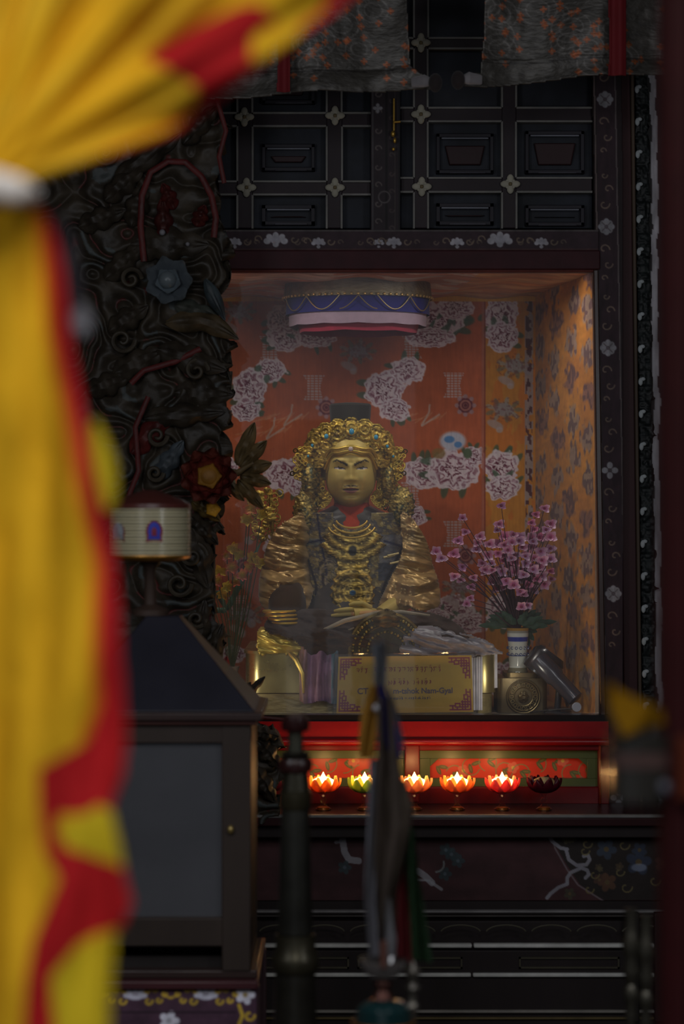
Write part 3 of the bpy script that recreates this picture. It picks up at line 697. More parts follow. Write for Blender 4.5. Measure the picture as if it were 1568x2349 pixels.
body.tube([P(806, 1190, DS + .04), P(806, 1290, DS + .04), P(806, 1420, DS + .02)], [.1, .13, .14], 24)
SHL, SHR = P(702, 1225, DS + .03), P(915, 1225, DS + .03)
ELL, ELR = P(652, 1350, DS - .02), P(968, 1350, DS - .02)
HDL, HDR = P(648, 1428, DS - .26), P(872, 1412, DS - .25)
body.tube([SHL, ELL, HDL], [.058, .05, .03], 16); body.tube([SHR, ELR, HDR], [.058, .05, .03], 16)
def hand(mb, wrist, dirn, side, up, L=.17):
    """palm + 5 separate fingers; dirn=finger direction, side=towards the thumb, up=back of hand"""
    d = Vector(dirn).normalized(); s = Vector(side).normalized(); u = Vector(up).normalized(); w = Vector(wrist)
    mb.tube([w, w + d * L * .22, w + d * L * .5], [.022, .034, .034], 14, flat=1)
    for k, (o, ln, r) in enumerate([(.026, .44, .0085), (.009, .5, .009), (-.009, .46, .0085), (-.026, .36, .0075)]):
        b = w + d * L * .46 + s * o
        mb.tube([b, b + d * L * ln * .4 + u * .004, b + d * L * ln * .75 - u * .006, b + d * L * ln - u * .018], [r, r, r * .9, r * .6], 10)
    b = w + d * L * .12 + s * .026
    mb.tube([b, b + d * L * .18 + s * .02, b + d * L * .36 + s * .022 - u * .005, b + d * L * .46 + s * .018 - u * .01], [.012, .0105, .009, .006], 10)
hand(body, P(650, 1436, 8.27), (.45, -.3, -.55), (.7, 0, .5), (0, -.9, .3))
hand(body, P(862, 1410, 8.27), (-1, -.25, -.05), (0, -.3, .9), (0, -1, .2))
body.build('body', 'skin_gilding', st)

# --- hair / hat
m = MB((46, 42, 36)); c = P(803, 975, DS + .02)
m.lathe([(.064, 0), (.072, .006), (.074, .03), (.076, .06), (.077, .071), (.072, .078), (.03, .082)], c, 40, rfun=lambda a, k: 1 + .02 * math.sin(a * 9)); m.build('hat', 'cloth', st, label='dark round hat above the crown')
m = MB((44, 36, 30)); m.ell(P(804, 1012, DS + .035), (.096, .1, .085), 28, 18); m.build('hair', 'carved_wood', st)

# --- crown
GO = (206, 172, 66); GD = (120, 92, 30)
def blade(cx, cy, r, w, ang, d, lobes=7, gem=None, name='crown_leaf'):
    """one scalloped filigree leaf of the crown, root at (cx,cy)"""
    mb = MB(GO); ux, uy = math.cos(ang), math.sin(ang)
    mb.leaf((cx, cy), (cx + ux * r, cy + uy * r), w, d, lobes=4, bulge=.016, th=.006, c2=GD, notch=.22, nu=40, nv=12)
    for k in range(7):                                  # little curls along the margin
        t = .25 + .75 * k / 6
        for s in (-1, 1):
            ww = math.sin(PI * min(1, t ** .8 * .97 + .03)) ** .7 * w / 2 * .8
            p = P(cx + ux * r * t - uy * ww * s, cy + uy * r * t + ux * ww * s, d - .008); mb.torus(p, .0075, .0026, 12, 6)
    o = mb.build(name, 'filigree', st)
    if gem:
        g = MB((52, 140, 170)); x = cx + ux * r * .52; y = cy + uy * r * .52; g.ell(P(x, y, d - .02), (gem * S_, .006, gem * S_ * 1.2), 14, 8); g.build('turquoise', 'plastic', st)
fan = [(742, 1098, 62, 44, 2.50, 0), (736, 1080, 66, 48, 3.05, 0), (738, 1060, 66, 46, 3.55, 3), (872, 1060, 62, 46, 5.87, 3), (872, 1080, 54, 48, .1, 0), (868, 1098, 56, 44, .64, 0), (750, 1125, 46, 36, 2.1, 0), (860, 1125, 46, 36, 1.04, 0)]
for k, (cx, cy, r, w_, an, gm) in enumerate(fan):
    dd = DS - .05 - .075 * max(0, math.sin(-an)) ** 2 + .012 * (k % 2); blade(cx, cy, r, w_, an, dd, gem=gm or None)
cp = Canvas(698, 960, 904, 1078, 1.6, (178, 150, 62)); X, Y = cp.X, cp.Y      # tall scalloped front of the crown
lob = [(712, 1024, 20), (724, 1004, 22), (746, 992, 23), (774, 984, 23), (805, 982, 24), (836, 984, 23), (862, 994, 22), (882, 1008, 21), (892, 1028, 19)]
mk = (np.hypot((X - 804) / 92, (Y - 1050) / 62) < 1) & (Y < 1076); hh = np.zeros(X.shape)
for (lx, ly, lr) in lob:
    q_ = np.hypot((X - lx) / lr, (Y - ly - 4) / (lr * 1.15)); an_ = np.arctan2(Y - ly, X - lx)
    mk |= q_ < .93 + .09 * np.abs(np.sin(an_ * 4)); hh = np.maximum(hh, .016 * np.clip(1 - q_ ** 2, 0, 1) + .004 * np.cos(q_ * 14) * (q_ < 1))
cp.mask = mk & ~((np.hypot((X - 804) / 64, (Y - 1086) / 50) < 1))
cp.put(NZ(X / 3.4, Y / 2.2) > .58, (222, 192, 92), .7); cp.put(NZ(X / 4 + 7, Y / 2.6) > .66, (96, 72, 30), .8)
for (gx, gy, gr) in ((806, 990, 6), (748, 1001, 5), (862, 1003, 5), (716, 1022, 3.5), (888, 1024, 3.5)):
    cp.ring(gx, gy, gr + 4, 2, (226, 196, 100)); g = MB((52, 140, 176)); uu = min(1, abs((gx - 804) / 104)); g.ell(P(gx, gy, DS - .015 - .125 * math.sqrt(1 - uu * uu) - .012), (gr * S_, .006, gr * S_ * 1.2), 14, 8); g.build('turquoise', 'plastic', st)
uu = np.clip(abs(X - 804) / 104, 0, 1); cp.H = .125 * np.sqrt(1 - uu * uu) + hh + .003 * NZ(X / 3, Y / 3)
cp.mesh('crown_front', 'filigree', d=DS - .0, parent=st, th=.005)
for s, (x, y) in ((-1, (680, 1055)), (1, (920, 1068))):  # outer scroll ornaments over the ears
    m = MB(GO)
    for k in range(7):
        a = k * .9; m.torus(P(x - s * 12 * k * .55, y + 9 * math.sin(k * 1.4), DS - .03), .0125, .004, 16, 6)
    m.leaf((x - s * 36, y + 8), (x + s * 4, y - 8), 34, DS - .035, lobes=3, bulge=.012, th=.006, c2=GD)
    m.leaf((x - s * 38, y + 22), (x + s * 0, y + 30), 30, DS - .03, lobes=3, bulge=.012, th=.006, c2=GD)
    m.build('ear_ornament', 'filigree', st)
m = MB((206, 176, 78))                                   # arched double band over the brow
for off, rr in ((0, .0075), (9, .006), (-8, .005)):
    pts = []
    for t in np.linspace(-1, 1, 33):
        x = HX + t * (60 + off * .6); y = 1036 - off - 3 * math.cos(t * PI * 2) + max(0, abs(t) - .6) ** 2 * 260
        pts.append(P(x, y, DS - .02 - .136 * math.sqrt(max(0, 1 - (t * .92) ** 2)) - off * .0006))
    m.tube(pts, rr, 10)
m.build('crown_band', 'gilding', st)
m = MB((190, 170, 160)); m.ell(P(804, 1030, DS - .172), (.009, .006, .009), 12, 8); m.build('crown_jewel', 'plastic', st)

# --- scarf round the neck
m = MB((168, 58, 30)); n = 60; pf = [(1153, .062, .0), (1166, .067, .0), (1182, .07, .006), (1198, .068, .02), (1214, .05, .045)]
v = []
for (y, r, f) in pf:
    for i in range(n):
        a = 2 * PI * i / n; p = P(806, y, DS); rr = r * (1 + .04 * math.sin(a * 7 + y)); v.append((p.x + rr * math.cos(a), DS + .005 + rr * math.sin(a) - f, p.z))
m.add(v, [(k * n + i, k * n + (i + 1) % n, (k + 1) * n + (i + 1) % n, (k + 1) * n + i) for k in range(4) for i in range(n)]); m.build('neck_scarf', 'cloth', st)

# --- robes.  folded surfaces are lofts with real pleats
def loft(mb, secs, n=72, pleat=0, nf=12, seed=0, cols=None):
    """secs: (px, py, d, half width px, half depth m, tilt)"""
    v = []; cc = []
    for k, (x, y, d, w_, dp, tl) in enumerate(secs):
        c = P(x, y, d)
        for i in range(n):
            a = 2 * PI * i / n; e = .85
            wv = 1 + pleat * math.sin(a * nf + k * .6 + seed) + pleat * .6 * math.sin(a * (nf * 1.7) - k * .9)
            v.append((c.x + w_ * S_ * spow(math.cos(a), e) * wv, c.y + dp * spow(math.sin(a), e) * wv, c.z + tl * S_ * math.cos(a)))
            cc.append(lin(cols[k]) if cols else mb.col)
    L = len(secs); fs = [(k * n + i, k * n + (i + 1) % n, (k + 1) * n + (i + 1) % n, (k + 1) * n + i) for k in range(L - 1) for i in range(n)]
    fs += [tuple(range(n - 1, -1, -1)), tuple((L - 1) * n + i for i in range(n))]
    return mb.add(v, fs, cc)
def smooth_secs(secs, m_=5):
    out = []; a = np.array(secs, float); n = len(a)
    for i in range(n - 1):
        p0 = a[max(i - 1, 0)]; p1 = a[i]; p2 = a[i + 1]; p3 = a[min(i + 2, n - 1)]
        for j in range(m_):
            t = j / m_; out.append(.5 * ((2 * p1) + (-p0 + p2) * t + (2 * p0 - 5 * p1 + 4 * p2 - p3) * t * t + (-p0 + 3 * p1 - 3 * p2 + p3) * t ** 3))
    out.append(a[-1]); return [tuple(x) for x in out]
DK = (58, 52, 48)
m = MB(DK)      # dark robe on torso and shoulders
loft(m, smooth_secs([(806, 1160, DS + .03, 44, .07, 0), (806, 1176, DS + .03, 78, .09, 0), (806, 1192, DS + .03, 122, .105, 0), (806, 1225, DS + .03, 132, .12, 0), (804, 1290, DS + .02, 110, .14, 0), (803, 1360, DS, 104, .16, 0), (803, 1420, DS - .02, 120, .18, 0)], 5), pleat=.008, nf=9)
m.build('robe_torso', 'satin', st)
cv = Canvas(684, 1176, 946, 1412, 2.2, (86, 80, 74))      # embroidered breast cloth with blue cords, hugging the chest
X, Y = cv.X, cv.Y
cv.put(NZ.fbm(X / 14, Y / 12) > .54, (134, 116, 66), .8); cv.put(NZ.fbm(X / 7 + 9, Y / 5) > .62, (176, 158, 92), .7)
cv.put((X > 868) & (Y > 1225) & (Y < 1330), (118, 122, 134), .7); cv.put((X > 866) & (X < 920) & (Y > 1290) & (Y < 1330), (52, 58, 72), .8); cv.put((X < 760) & (Y > 1235) & (Y < 1250), (110, 118, 116), .7)
cv.line([(728, 1180), (736, 1240), (748, 1300), (752, 1410)], 3.5, (34, 32, 60)); cv.line([(696, 1246), (748, 1236)], 4, (34, 34, 64)); cv.line([(880, 1240), (930, 1256)], 4, (44, 46, 78)); cv.line([(686, 1186), (700, 1260), (726, 1340), (724, 1410)], 4, (28, 26, 40)); cv.line([(938, 1200), (918, 1262), (884, 1330), (862, 1390)], 5, (30, 28, 34))
for k in range(26): 
    a = k * .5; cv.arc(762 + 8 * math.cos(a), 1310 + 22 * math.sin(a), 14 + (k % 4) * 3, a, a + 2.2, 1.8, (52, 40, 40) if k % 2 else (150, 132, 100), .9)
yy = np.clip((Y - 1176) / 236, 0, 1); hw = 132 - 30 * yy
cv.mask = (X > 690 + 34 * yy - 20 * np.clip(1 - yy * 5, 0, 1) * 0) & (X < 942 - 62 * np.clip(yy * 1.1 - .1, 0, 1)) & ~((np.hypot((X - 806) / 42, (Y - 1176) / 36) < 1))
u = np.clip((X - 806) / 138, -1, 1); cv.H = .165 * np.sqrt(np.clip(1 - u * u, 0, 1)) - .02 + .03 * yy + .004 * NZ.fbm(X / 9, Y / 9)
cv.mesh('breast_cloth', 'brocade', d=DS + .02, parent=st, th=.005)
# golden filigree bib
fg = Canvas(728, 1206, 902, 1412, 1.8, (150, 124, 52)); X, Y = fg.X, fg.Y
cxm = 808; ph_ = np.hypot(X - cxm, (Y - 1196))
fg.C = fg.C * (.6 + .6 * (np.sin(ph_ / 3.1) * .5 + .5) * (.4 + NZ(X / 4, Y / 2)))[..., None]
fg.put((NZ(X / 6, Y / 1.9) > .72), (230, 204, 110), .8)
wid = np.interp(Y, [1206, 1222, 1255, 1285, 1310, 1350, 1390, 1410], [20, 62, 74, 34, 40, 50, 46, 26])
fg.mask = (abs(X - cxm) < wid * (1 + .08 * np.sin(Y / 3))) & ~(np.hypot((X - 806) / 30, (Y - 1196) / 24) < 1)
fg.ell(cxm, 1262, 9, 13, (46, 44, 36)); fg.ring(cxm, 1262, 14, 3, (200, 170, 80)); fg.ell(808, 1356, 7, 6, (44, 80, 110))
for r in (20, 30, 40, 48): fg.ring(808, 1354, r, 2, (190, 160, 76), sq=1.05)
u = np.clip((X - 806) / 138, -1, 1); yy = (Y - 1176) / 236
fg.H = .185 * np.sqrt(1 - u * u) - .02 + .03 * yy + .01 * np.exp(-((np.hypot(X - 808, Y - 1354) - 44) / 7) ** 2) + .003 * np.sin(ph_ / 3.1) * NZ(X / 6, Y / 6)
fg.mesh('filigree_bib', 'filigree', d=DS + .02, parent=st, th=.004, label='golden filigree breast ornament with a round mirror plate')
m = MB((206, 170, 80)); 
for rr, dy in ((.05, 0), (.06, .012), (.075, .02)):
    m.tube([(P(806, 0, DS).x + rr * 1.15 * math.sin(t) , DS - .13 - .02 * math.cos(t), P(0, 1190, DS).z - rr * .62 * math.cos(t) * 1.05 - dy) for t in np.linspace(-1.35, 1.35, 25)], .004, 8)
m.build('necklace', 'gilding', st)
for (x, y, s) in [(893, 1276, 0), (902, 1272, 1), (908, 1290, 2)]:
    b = MB((220, 200, 140)); b.tube([P(x - 14, y + 3, DS - .13), P(x + 12, y - 3, DS - .12)], .004, 8); b.build('clasp', 'gilding', st)
# side fans of fine gold netting below the ears
for (x, y, w_, h_, sgn) in [(700, 1180, 30, 62, -1), (920, 1160, 32, 46, 1), (712, 1108, 22, 46, -1), (890, 1108, 18, 40, 1)]:
    c = Canvas(x - w_ * 1.3, y - h_ * 1.2, x + w_ * 1.3, y + h_ * 1.2, 1.8, (128, 108, 52)); c.put(NZ(c.X / 3.2, c.Y / 2.2) > .6, (196, 170, 88), .8); c.put(NZ(c.X / 5, c.Y / 5 + 5) > .74, (46, 62, 58), .7)
    q_ = np.hypot((c.X - x) / w_, (c.Y - y) / h_); c.mask = q_ < 1 + .06 * np.sin(np.arctan2(c.Y - y, c.X - x) * 14); c.H = .025 * np.clip(1 - q_ ** 2, 0, 1) + .004 * NZ(c.X / 4, c.Y / 4)
    c.mesh('gold_netting', 'filigree', d=DS - .07, parent=st, th=.006)
# sleeves: wide hanging satin with heavy folds
GR = (170, 138, 82)
def drape(name, outline, d_edge, depthf, col, folds, mat='gold_satin', step=2.2, dark=None, cen=None):
    oo = []; nn = len(outline)
    for i in range(nn):
        p0, p1, p2, p3 = [np.array(outline[(i + k) % nn], float) for k in (-1, 0, 1, 2)]
        for j in range(5):
            t = j / 5; oo.append(tuple(.5 * ((2 * p1) + (-p0 + p2) * t + (2 * p0 - 5 * p1 + 4 * p2 - p3) * t * t + (-p0 + 3 * p1 - 3 * p2 + p3) * t ** 3)))
    outline = oo
    xs = [p[0] for p in outline]; ys = [p[1] for p in outline]
    c = Canvas(min(xs), min(ys), max(xs), max(ys), step, col); c.mask = inpoly(c.X, c.Y, outline)
    c.H = depthf(c.X, c.Y); h = 0
    for (x0, y0, x1, y1, wd, am) in folds:               # soft ridges (am>0) and creases (am<0)
        L2 = (x1 - x0) ** 2 + (y1 - y0) ** 2; t = np.clip(((c.X - x0) * (x1 - x0) + (c.Y - y0) * (y1 - y0)) / L2, 0, 1)
        bow = 8 * np.sin(t * PI)
        dd_ = np.hypot(c.X - x0 - t * (x1 - x0), c.Y - y0 - t * (y1 - y0) - bow); h = h + am * np.exp(-(dd_ / wd) ** 2) * (1 - .35 * t)
    q1_ = NZ.fbm((c.X + c.Y * .4) / 46 + len(folds), (c.Y - c.X * .3) / 10, 3); c.H = c.H + h * .8 + .035 * (q1_ - .5); c.smudge(.12, 22, 12, seed=len(folds))
    if dark is not None: c.put(dark(c.X, c.Y), (62, 50, 44), .8)
    return c.mesh(name, mat, d=d_edge, parent=st, th=.012)
R = np.random.RandomState(11)
fL = [(596 + R.rand() * 50, 1230 + k * 17 + R.rand() * 16, 668 + R.rand() * 50, 1205 + k * 15 + R.rand() * 60, 4 + R.rand() * 6, (.010 + .014 * R.rand()) * (1 if k % 2 else -1)) for k in range(12)] + [(690, 1200, 640, 1300, 9, .012), (705, 1250, 668, 1390, 8, -.012)]
drape('sleeve', [(700, 1180), (718, 1230), (730, 1300), (720, 1360), (704, 1400), (676, 1408), (644, 1396), (606, 1390), (594, 1350), (600, 1300), (614, 1248), (636, 1212), (668, 1188)], DS + .02,
      lambda X, Y: .15 * np.sqrt(np.clip(1 - ((X - 655) / 75) ** 2, 0, 1)) + np.clip((Y - 1300) / 110, 0, 1) * .12, GR, fL)
fR = [(940 - k * 3, 1200 + k * 6, 870 + k * 14, 1360 + k * 6, 4 + 4 * R.rand(), (.010 + .014 * R.rand()) * (1 if k % 2 else -1)) for k in range(6)] + [(900 + 20 * R.rand(), 1310 + k * 20 + 10 * R.rand(), 1000, 1290 + k * 26 + 14 * R.rand(), 5 + 4 * R.rand(), (.012 + .014 * R.rand()) * (1 if k % 2 else -1)) for k in range(5)]
drape('sleeve', [(915, 1180), (946, 1192), (975, 1238), (990, 1290), (1004, 1335), (1004, 1385), (960, 1394), (930, 1384), (900, 1398), (868, 1404), (860, 1392), (888, 1330), (918, 1262)], DS + .02,
      lambda X, Y: .15 * np.sqrt(np.clip(1 - ((X - 935) / 85) ** 2, 0, 1)) + np.clip((Y - 1300) / 110, 0, 1) * .12, GR, fR)
# cuff (dark) on the viewer's left and bracelet
m = MB((60, 46, 34)); m.tube([P(662, 1340, DS - .06), P(662, 1362, DS - .13), P(658, 1390, DS - .19), P(652, 1415, DS - .25), P(648, 1428, DS - .27)], [.02, .06, .07, .055, .04], 28); m.build('cuff', 'cloth', st)
m = MB((226, 188, 76))
for k in range(4): m.torus(P(640 + k * 4, 1402 + k * 9, 8.25 - k * .004), .056 - .003 * k, .005, 30, 8, axis='z')
m.build('bracelet', 'gilding', st)
m = MB((200, 150, 90)); m.tube([P(806, 1408, 8.24), P(850, 1409, 8.22), P(876, 1404, 8.24)], [.008, .014, .008], 10); m.build('sash_knot', 'satin', st)
# lap: dark robe spread over crossed legs, gold knee, grey fur cloth on the right
LF = [(660, 1400, 860, 1404, 10, .02), (690, 1440, 880, 1412, 9, .025), (700, 1470, 850, 1425, 8, -.02), (640, 1420, 700, 1480, 9, .02), (900, 1410, 1010, 1450, 9, .025), (960, 1405, 1060, 1440, 9, .02), (880, 1430, 960, 1470, 9, -.015)]
drape('robe_skirt', [(662, 1392), (740, 1392), (820, 1400), (880, 1398), (955, 1396), (1010, 1406), (1050, 1430), (1075, 1470), (1080, 1500), (728, 1500), (706, 1478), (664, 1452), (612, 1434), (622, 1408)], 8.45,
      lambda X, Y: .10 + .2 * np.clip((Y - 1390) / 60, 0, 1) ** .6 - .06 * np.clip((Y - 1470) / 30, 0, 1), (60, 50, 46), LF + [(700, 1405, 900, 1400, 4, -.012), (720, 1425, 860, 1395, 5, .018), (760, 1450, 960, 1420, 5, .016), (680, 1450, 780, 1418, 5, .016), (1000, 1420, 1070, 1480, 6, .016)], mat='cloth')
m = MB((226, 200, 84)); m.ell(P(652, 1472, 8.29), (.09, .10, .038), 30, 20); m.tube([P(650, 1452, 8.27), P(690, 1478, 8.22), P(716, 1494, 8.2)], [.03, .02, .012], 14); m.build('knee', 'gilding', st, label='bright gold satin over the knee at the left')
drape('gold_hem', [(597, 1436), (640, 1446), (676, 1462), (704, 1482), (722, 1498), (690, 1499), (640, 1499), (598, 1499), (588, 1468)], 8.24, lambda X, Y: .05 * np.sqrt(np.clip(1 - ((Y - 1474) / 34) ** 2, 0, 1)), (214, 186, 80), [(600, 1450, 720, 1496, 7, .012), (600, 1480, 690, 1494, 5, -.01)])
drape('fur_cloth', [(930, 1446), (975, 1432), (1050, 1448), (1110, 1464), (1136, 1486), (1136, 1499), (930, 1499), (922, 1470)], 8.21,
      lambda X, Y: .02 + .06 * np.clip((Y - 1428) / 60, 0, 1) ** .5, (120, 118, 126), [(950, 1450, 1120, 1478, 8, .02), (940, 1475, 1090, 1492, 7, -.02)], mat='satin')
m = MB((150, 138, 112)); m.tube([P(690, 1478, 8.185), P(730, 1452, 8.17), P(790, 1424, 8.165), P(860, 1408, 8.17), P(920, 1404, 8.18), P(985, 1412, 8.2)], [.004, .007, .009, .009, .008, .004], 10); m.tube([P(704, 1492, 8.18), P(760, 1462, 8.17), P(812, 1440, 8.165)], [.003, .006, .003], 8); m.build('pale_hem', 'satin', st)
m = MB((150, 132, 66)); m.ell(P(788, 1464, 8.2), (.035, .03, .03), 20, 14); m.build('foot', 'gilding', st)
# golden staff ornament held at the left of the statue
m = MB((190, 160, 66))
R = np.random.RandomState(3)
for k in range(46):
    t = k / 45; x = 606 + 34 * math.sin(k * 1.9) * (1 - .35 * t) + R.randn() * 6; y = 1128 + t * 112; p = P(x, y, DS - .02 + R.rand() * .04); m.torus(p, .008 + R.rand() * .006, .0028, 12, 6)
    if k % 3 == 0: m.leaf((606, y), (x, y - 8), 16, DS - .03, lobes=2, bulge=.006, th=.004, c2=GD, nu=12, nv=5)
m.tube([P(618, 1120, DS), P(628, 1260, DS), P(640, 1400, DS - .1)], .007, 8)
props(m.build('filigree_staff', 'filigree'), 'golden filigree staff head beside the statue left shoulder', 'staff')

# ================================================================== INSIDE THE CASE, AT THE STATUE'S FEET
# throne box: gilded front, silvery corners
th_ = thing('throne', 'silvery gold metal box throne under the seated statue', 'throne', P(850, 1640, 8.2))
def rbox(mb, x0, x1, y0, y1, z0, z1, r, cols=None, n=8, pleat=0):
    pts = []
    for (cx, cy, a0) in ((x1 - r, y0 + r, -PI / 2), (x1 - r, y1 - r, 0), (x0 + r, y1 - r, PI / 2), (x0 + r, y0 + r, PI)):
        for k in range(n + 1): a = a0 + PI / 2 * k / n; pts.append((cx + r * math.cos(a), cy + r * math.sin(a)))
    L = len(pts); v = [(x, y, z0) for x, y in pts] + [(x, y, z1) for x, y in pts]
    return mb.add(v, [(i, (i + 1) % L, L + (i + 1) % L, L + i) for i in range(L)] + [tuple(range(L - 1, -1, -1)), tuple(range(L, 2 * L))])
xa = P(562, 0, 8.22).x; xb = P(1138, 0, 8.22).x; zt = P(0, 1497, 8.22).z
m = MB((190, 176, 120)); rbox(m, xa, xb, 8.22, 8.88, 1.36, zt, .055, n=12); m.build('chest', 'brushed_metal', th_)
m = MB((150, 136, 90)); rbox(m, xa + .012, xb - .012, 8.235, 8.87, 1.287, 1.356, .05, n=12); m.build('plinth', 'brocade', th_)
m = MB((206, 190, 130)); rbox(m, xa - .006, xb + .006, 8.213, 8.89, zt - .004, zt + .006, .058, n=12); m.build('top_plate', 'brushed_metal', th_)
m = MB((222, 220, 230))  # pleats coloured near-white so the corner's bright highlight sits in the cloth
for k in range(7): m.tube([(xb - .105 + k * .0085, 8.211, zt - .002), (xb - .105 + k * .0085, 8.213, 1.3)], .0046, 6)
for k in range(14):
    t = k / 13; a = -PI / 2 + t * PI / 2 * .9; r = .058; x = xb - .055 + r * math.cos(a) - (1 - t) * .05; y = 8.22 + .055 + r * math.sin(a); m.tube([(x, y, zt - .002), (x, y, 1.375)], .0046, 6)
m.build('pleated_corner', 'satin', th_, label='pleated silvery cloth round the right corner')
m = MB((206, 178, 90)); m.tube([P(664, 1498, 8.19), P(680, 1515, 8.17), P(694, 1545, 8.165), P(696, 1590, 8.17)], [.007, .01, .008, .004], 8); m.build('tassel_cord', 'gilding', th_)
# brocade hanging
c = Canvas(684, 1482, 776, 1618, 2, (150, 104, 138)); X, Y = c.X, c.Y
c.put(X < 706, (152, 110, 88), .8); c.put(abs(X - 722) < 9, (170, 130, 150), .7); c.put((X > 735) & (X < 758), (118, 92, 122), .8); c.put(X > 759, (44, 118, 138), .9); c.put((NZ(X / 3, Y / 30) > .6), (180, 140, 168), .4); c.smudge(.2, 4, 30)
c.H = .012 * np.sin(X / 5.5 + np.sin(Y / 40)) + .01 * NZ(X / 8, Y / 60); c.mask = (Y < 1612 - 4 * np.cos(X / 9)) & (X > 686 + (Y - 1482) * -.01)
props(c.mesh('brocade_hanging', 'satin', d=8.19, th=.004), 'pink and purple pleated brocade with teal edge hanging over the throne front', 'hanging')
# ornamental wheel
wt = thing('ornamental_wheel', 'dark gold beaded wheel standing behind the yellow name sign', 'ornament', P(886, 1578, 8.16))
c0 = P(886, 1492, 8.16)
for r, q_ in ((.128, .008), (.108, .005), (.086, .007), (.05, .006)):
    m = MB((122, 104, 54)); m.torus(c0, r, q_, 60, 8); m.build('ring', 'filigree', wt)
m = MB((66, 62, 46)); m.lathe([(.001, -.006), (.118, -.004), (.118, .006), (.001, .008)], c0, 48, Matrix.Rotation(PI / 2, 4, 'X')); m.build('disc', 'dark_brass', wt)
for ring_r, n_ in ((.118, 34), (.097, 26), (.066, 18)):
    for k in range(n_):
        a = PI * k / (n_ - 1); m = MB((176, 156, 84) if k % 2 else (110, 110, 70)); p = c0 + Vector((ring_r * math.cos(a), -.012, ring_r * math.sin(a))); m.ell(p, .0055, 8, 6); m.build('stud', 'gilding', wt)
m = MB((92, 78, 46)); m.leaf((886, 1440), (886, 1396), 70, 8.14, lobes=3, bulge=.015, th=.006, c2=GD); m.build('crest', 'filigree', wt)

# name sign
sg = thing('name_sign', 'yellow name sign with magenta fretwork corners and printed lettering, leaning at the throne', 'sign', P(930, 1642, 8.1))
def sgpos(X, Y):
    t = (Y - 1505) / 130; d = 8.13 - 0 * t
    return (X + (X - 930) * .03 * t - CX) * 8.1 / F, d, EYE + (CY - (Y + (930 - X) * .012)) * 8.1 / F
c = Canvas(776, 1506, 1082, 1637, .9, (206, 170, 52)); X, Y = c.X, c.Y
c.put(np.clip((Y - 1596) / 40, 0, 1), (222, 166, 40), .5)
MG = (140, 34, 70)
def fret(x, y, sx, sy):
    G = [(0, 0, 46, 0), (0, 0, 0, 46), (6, 6, 34, 6), (6, 6, 6, 34), (12, 0, 12, 20), (0, 12, 20, 12), (18, 0, 18, 20), (0, 18, 20, 18), (24, 6, 24, 14), (6, 24, 14, 24), (24, 14, 34, 14), (14, 24, 14, 34), (30, 0, 30, 6), (0, 30, 6, 30), (40, 0, 40, 9), (0, 40, 9, 40), (34, 9, 46, 9), (9, 34, 9, 46), (34, 9, 34, 14), (9, 34, 14, 34)]
    for (a, b, u, v_) in G: c.line([(x + sx * a, y + sy * b), (x + sx * u, y + sy * v_)], 2.1, MG)
fret(782, 1512, 1, 1); fret(1076, 1512, -1, 1); fret(782, 1631, 1, -1); fret(1076, 1631, -1, -1)
c.mesh('card', 'plain_paint', pos=sgpos, parent=sg, th=.002)
RD = (150, 44, 40)
def strokes(name, x0, x1, y, h, col, seed, w_=.0013, head=True):     # small script strokes of the unreadable lines
    R = np.random.RandomState(seed); mb = MB(col); x = x0
    def Q(a, b): p = sgpos(np.array(float(a)), np.array(float(b))); return (float(p[0]), float(p[1]) - .003, float(p[2]))
    while x < x1:
        wd = h * (.55 + .4 * R.rand())
        if head: mb.tube([Q(x, y), Q(x + wd * .8, y)], w_ * .8, 5)
        for k in range(R.randint(1, 4)):
            a = x + wd * .8 * R.rand(); b = y + h * (.5 + .5 * R.rand()); mb.tube([Q(a, y), Q(a + h * .12, (y + b) / 2), Q(a - h * .1 * R.rand(), b)], w_ * .8, 5)
        if R.rand() < .5: mb.tube([Q(x + wd * .1, y + h * .45), Q(x + wd * .5, y + h * .3), Q(x + wd * .6, y + h * .75)], w_ * .7, 5)
        if R.rand() < .35: mb.tube([Q(x + wd * .1, y - h * .35), Q(x + wd * .5, y - h * .25), Q(x + wd * .6, y - h * .45)], w_ * .6, 5)
        x += wd + h * .12
    mb.build(name, 'plain_paint', sg)
strokes('lettering', 818, 838, 1534, 11, RD, 1); strokes('lettering', 858, 1008, 1532, 12, RD, 2); strokes('lettering', 890, 992, 1562, 11, RD, 4, head=False)
strokes('lettering', 850, 985, 1601, 6, (88, 84, 110), 7, w_=.0009, head=False)
def text(body_, px, py, size, col, parent):
    cu = bpy.data.curves.new('t', 'FONT'); cu.body = body_; cu.size = size; cu.extrude = .0006; cu.offset = .0006
    o = bpy.data.objects.new('t', cu); COL.objects.link(o); bpy.context.view_layer.update()
    me = bpy.data.meshes.new_from_object(o.evaluated_get(bpy.context.evaluated_depsgraph_get())); bpy.data.objects.remove(o)
    me.name = 'lettering'; n = len(me.vertices); co = np.zeros(n * 3); me.vertices.foreach_get('co', co); co = co.reshape(-1, 3)
    sx = 8.1 / F; X = px + co[:, 0] / sx; Y = py - co[:, 1] / sx; x, d, z = sgpos(X, Y)
    W = np.stack([x, d - .0025 - co[:, 2], z], -1) - np.array(WL[parent.name]); me.vertices.foreach_set('co', W.ravel())
    at = me.color_attributes.new('Col', 'FLOAT_COLOR', 'POINT'); at.data.foreach_set('color', np.tile(np.append(lin(col), 1), n).astype(np.float32))
    me.materials.clear(); me.materials.append(MATS['plain_paint']); ob = bpy.data.objects.new('lettering', me); COL.objects.link(ob); ob.parent = parent; WL[ob.name] = WL[parent.name]
text('CT', 821, 1592, .029, (74, 72, 100), sg); text('m-tshok Nam-Gyal', 902, 1592, .0265, (74, 72, 100), sg)
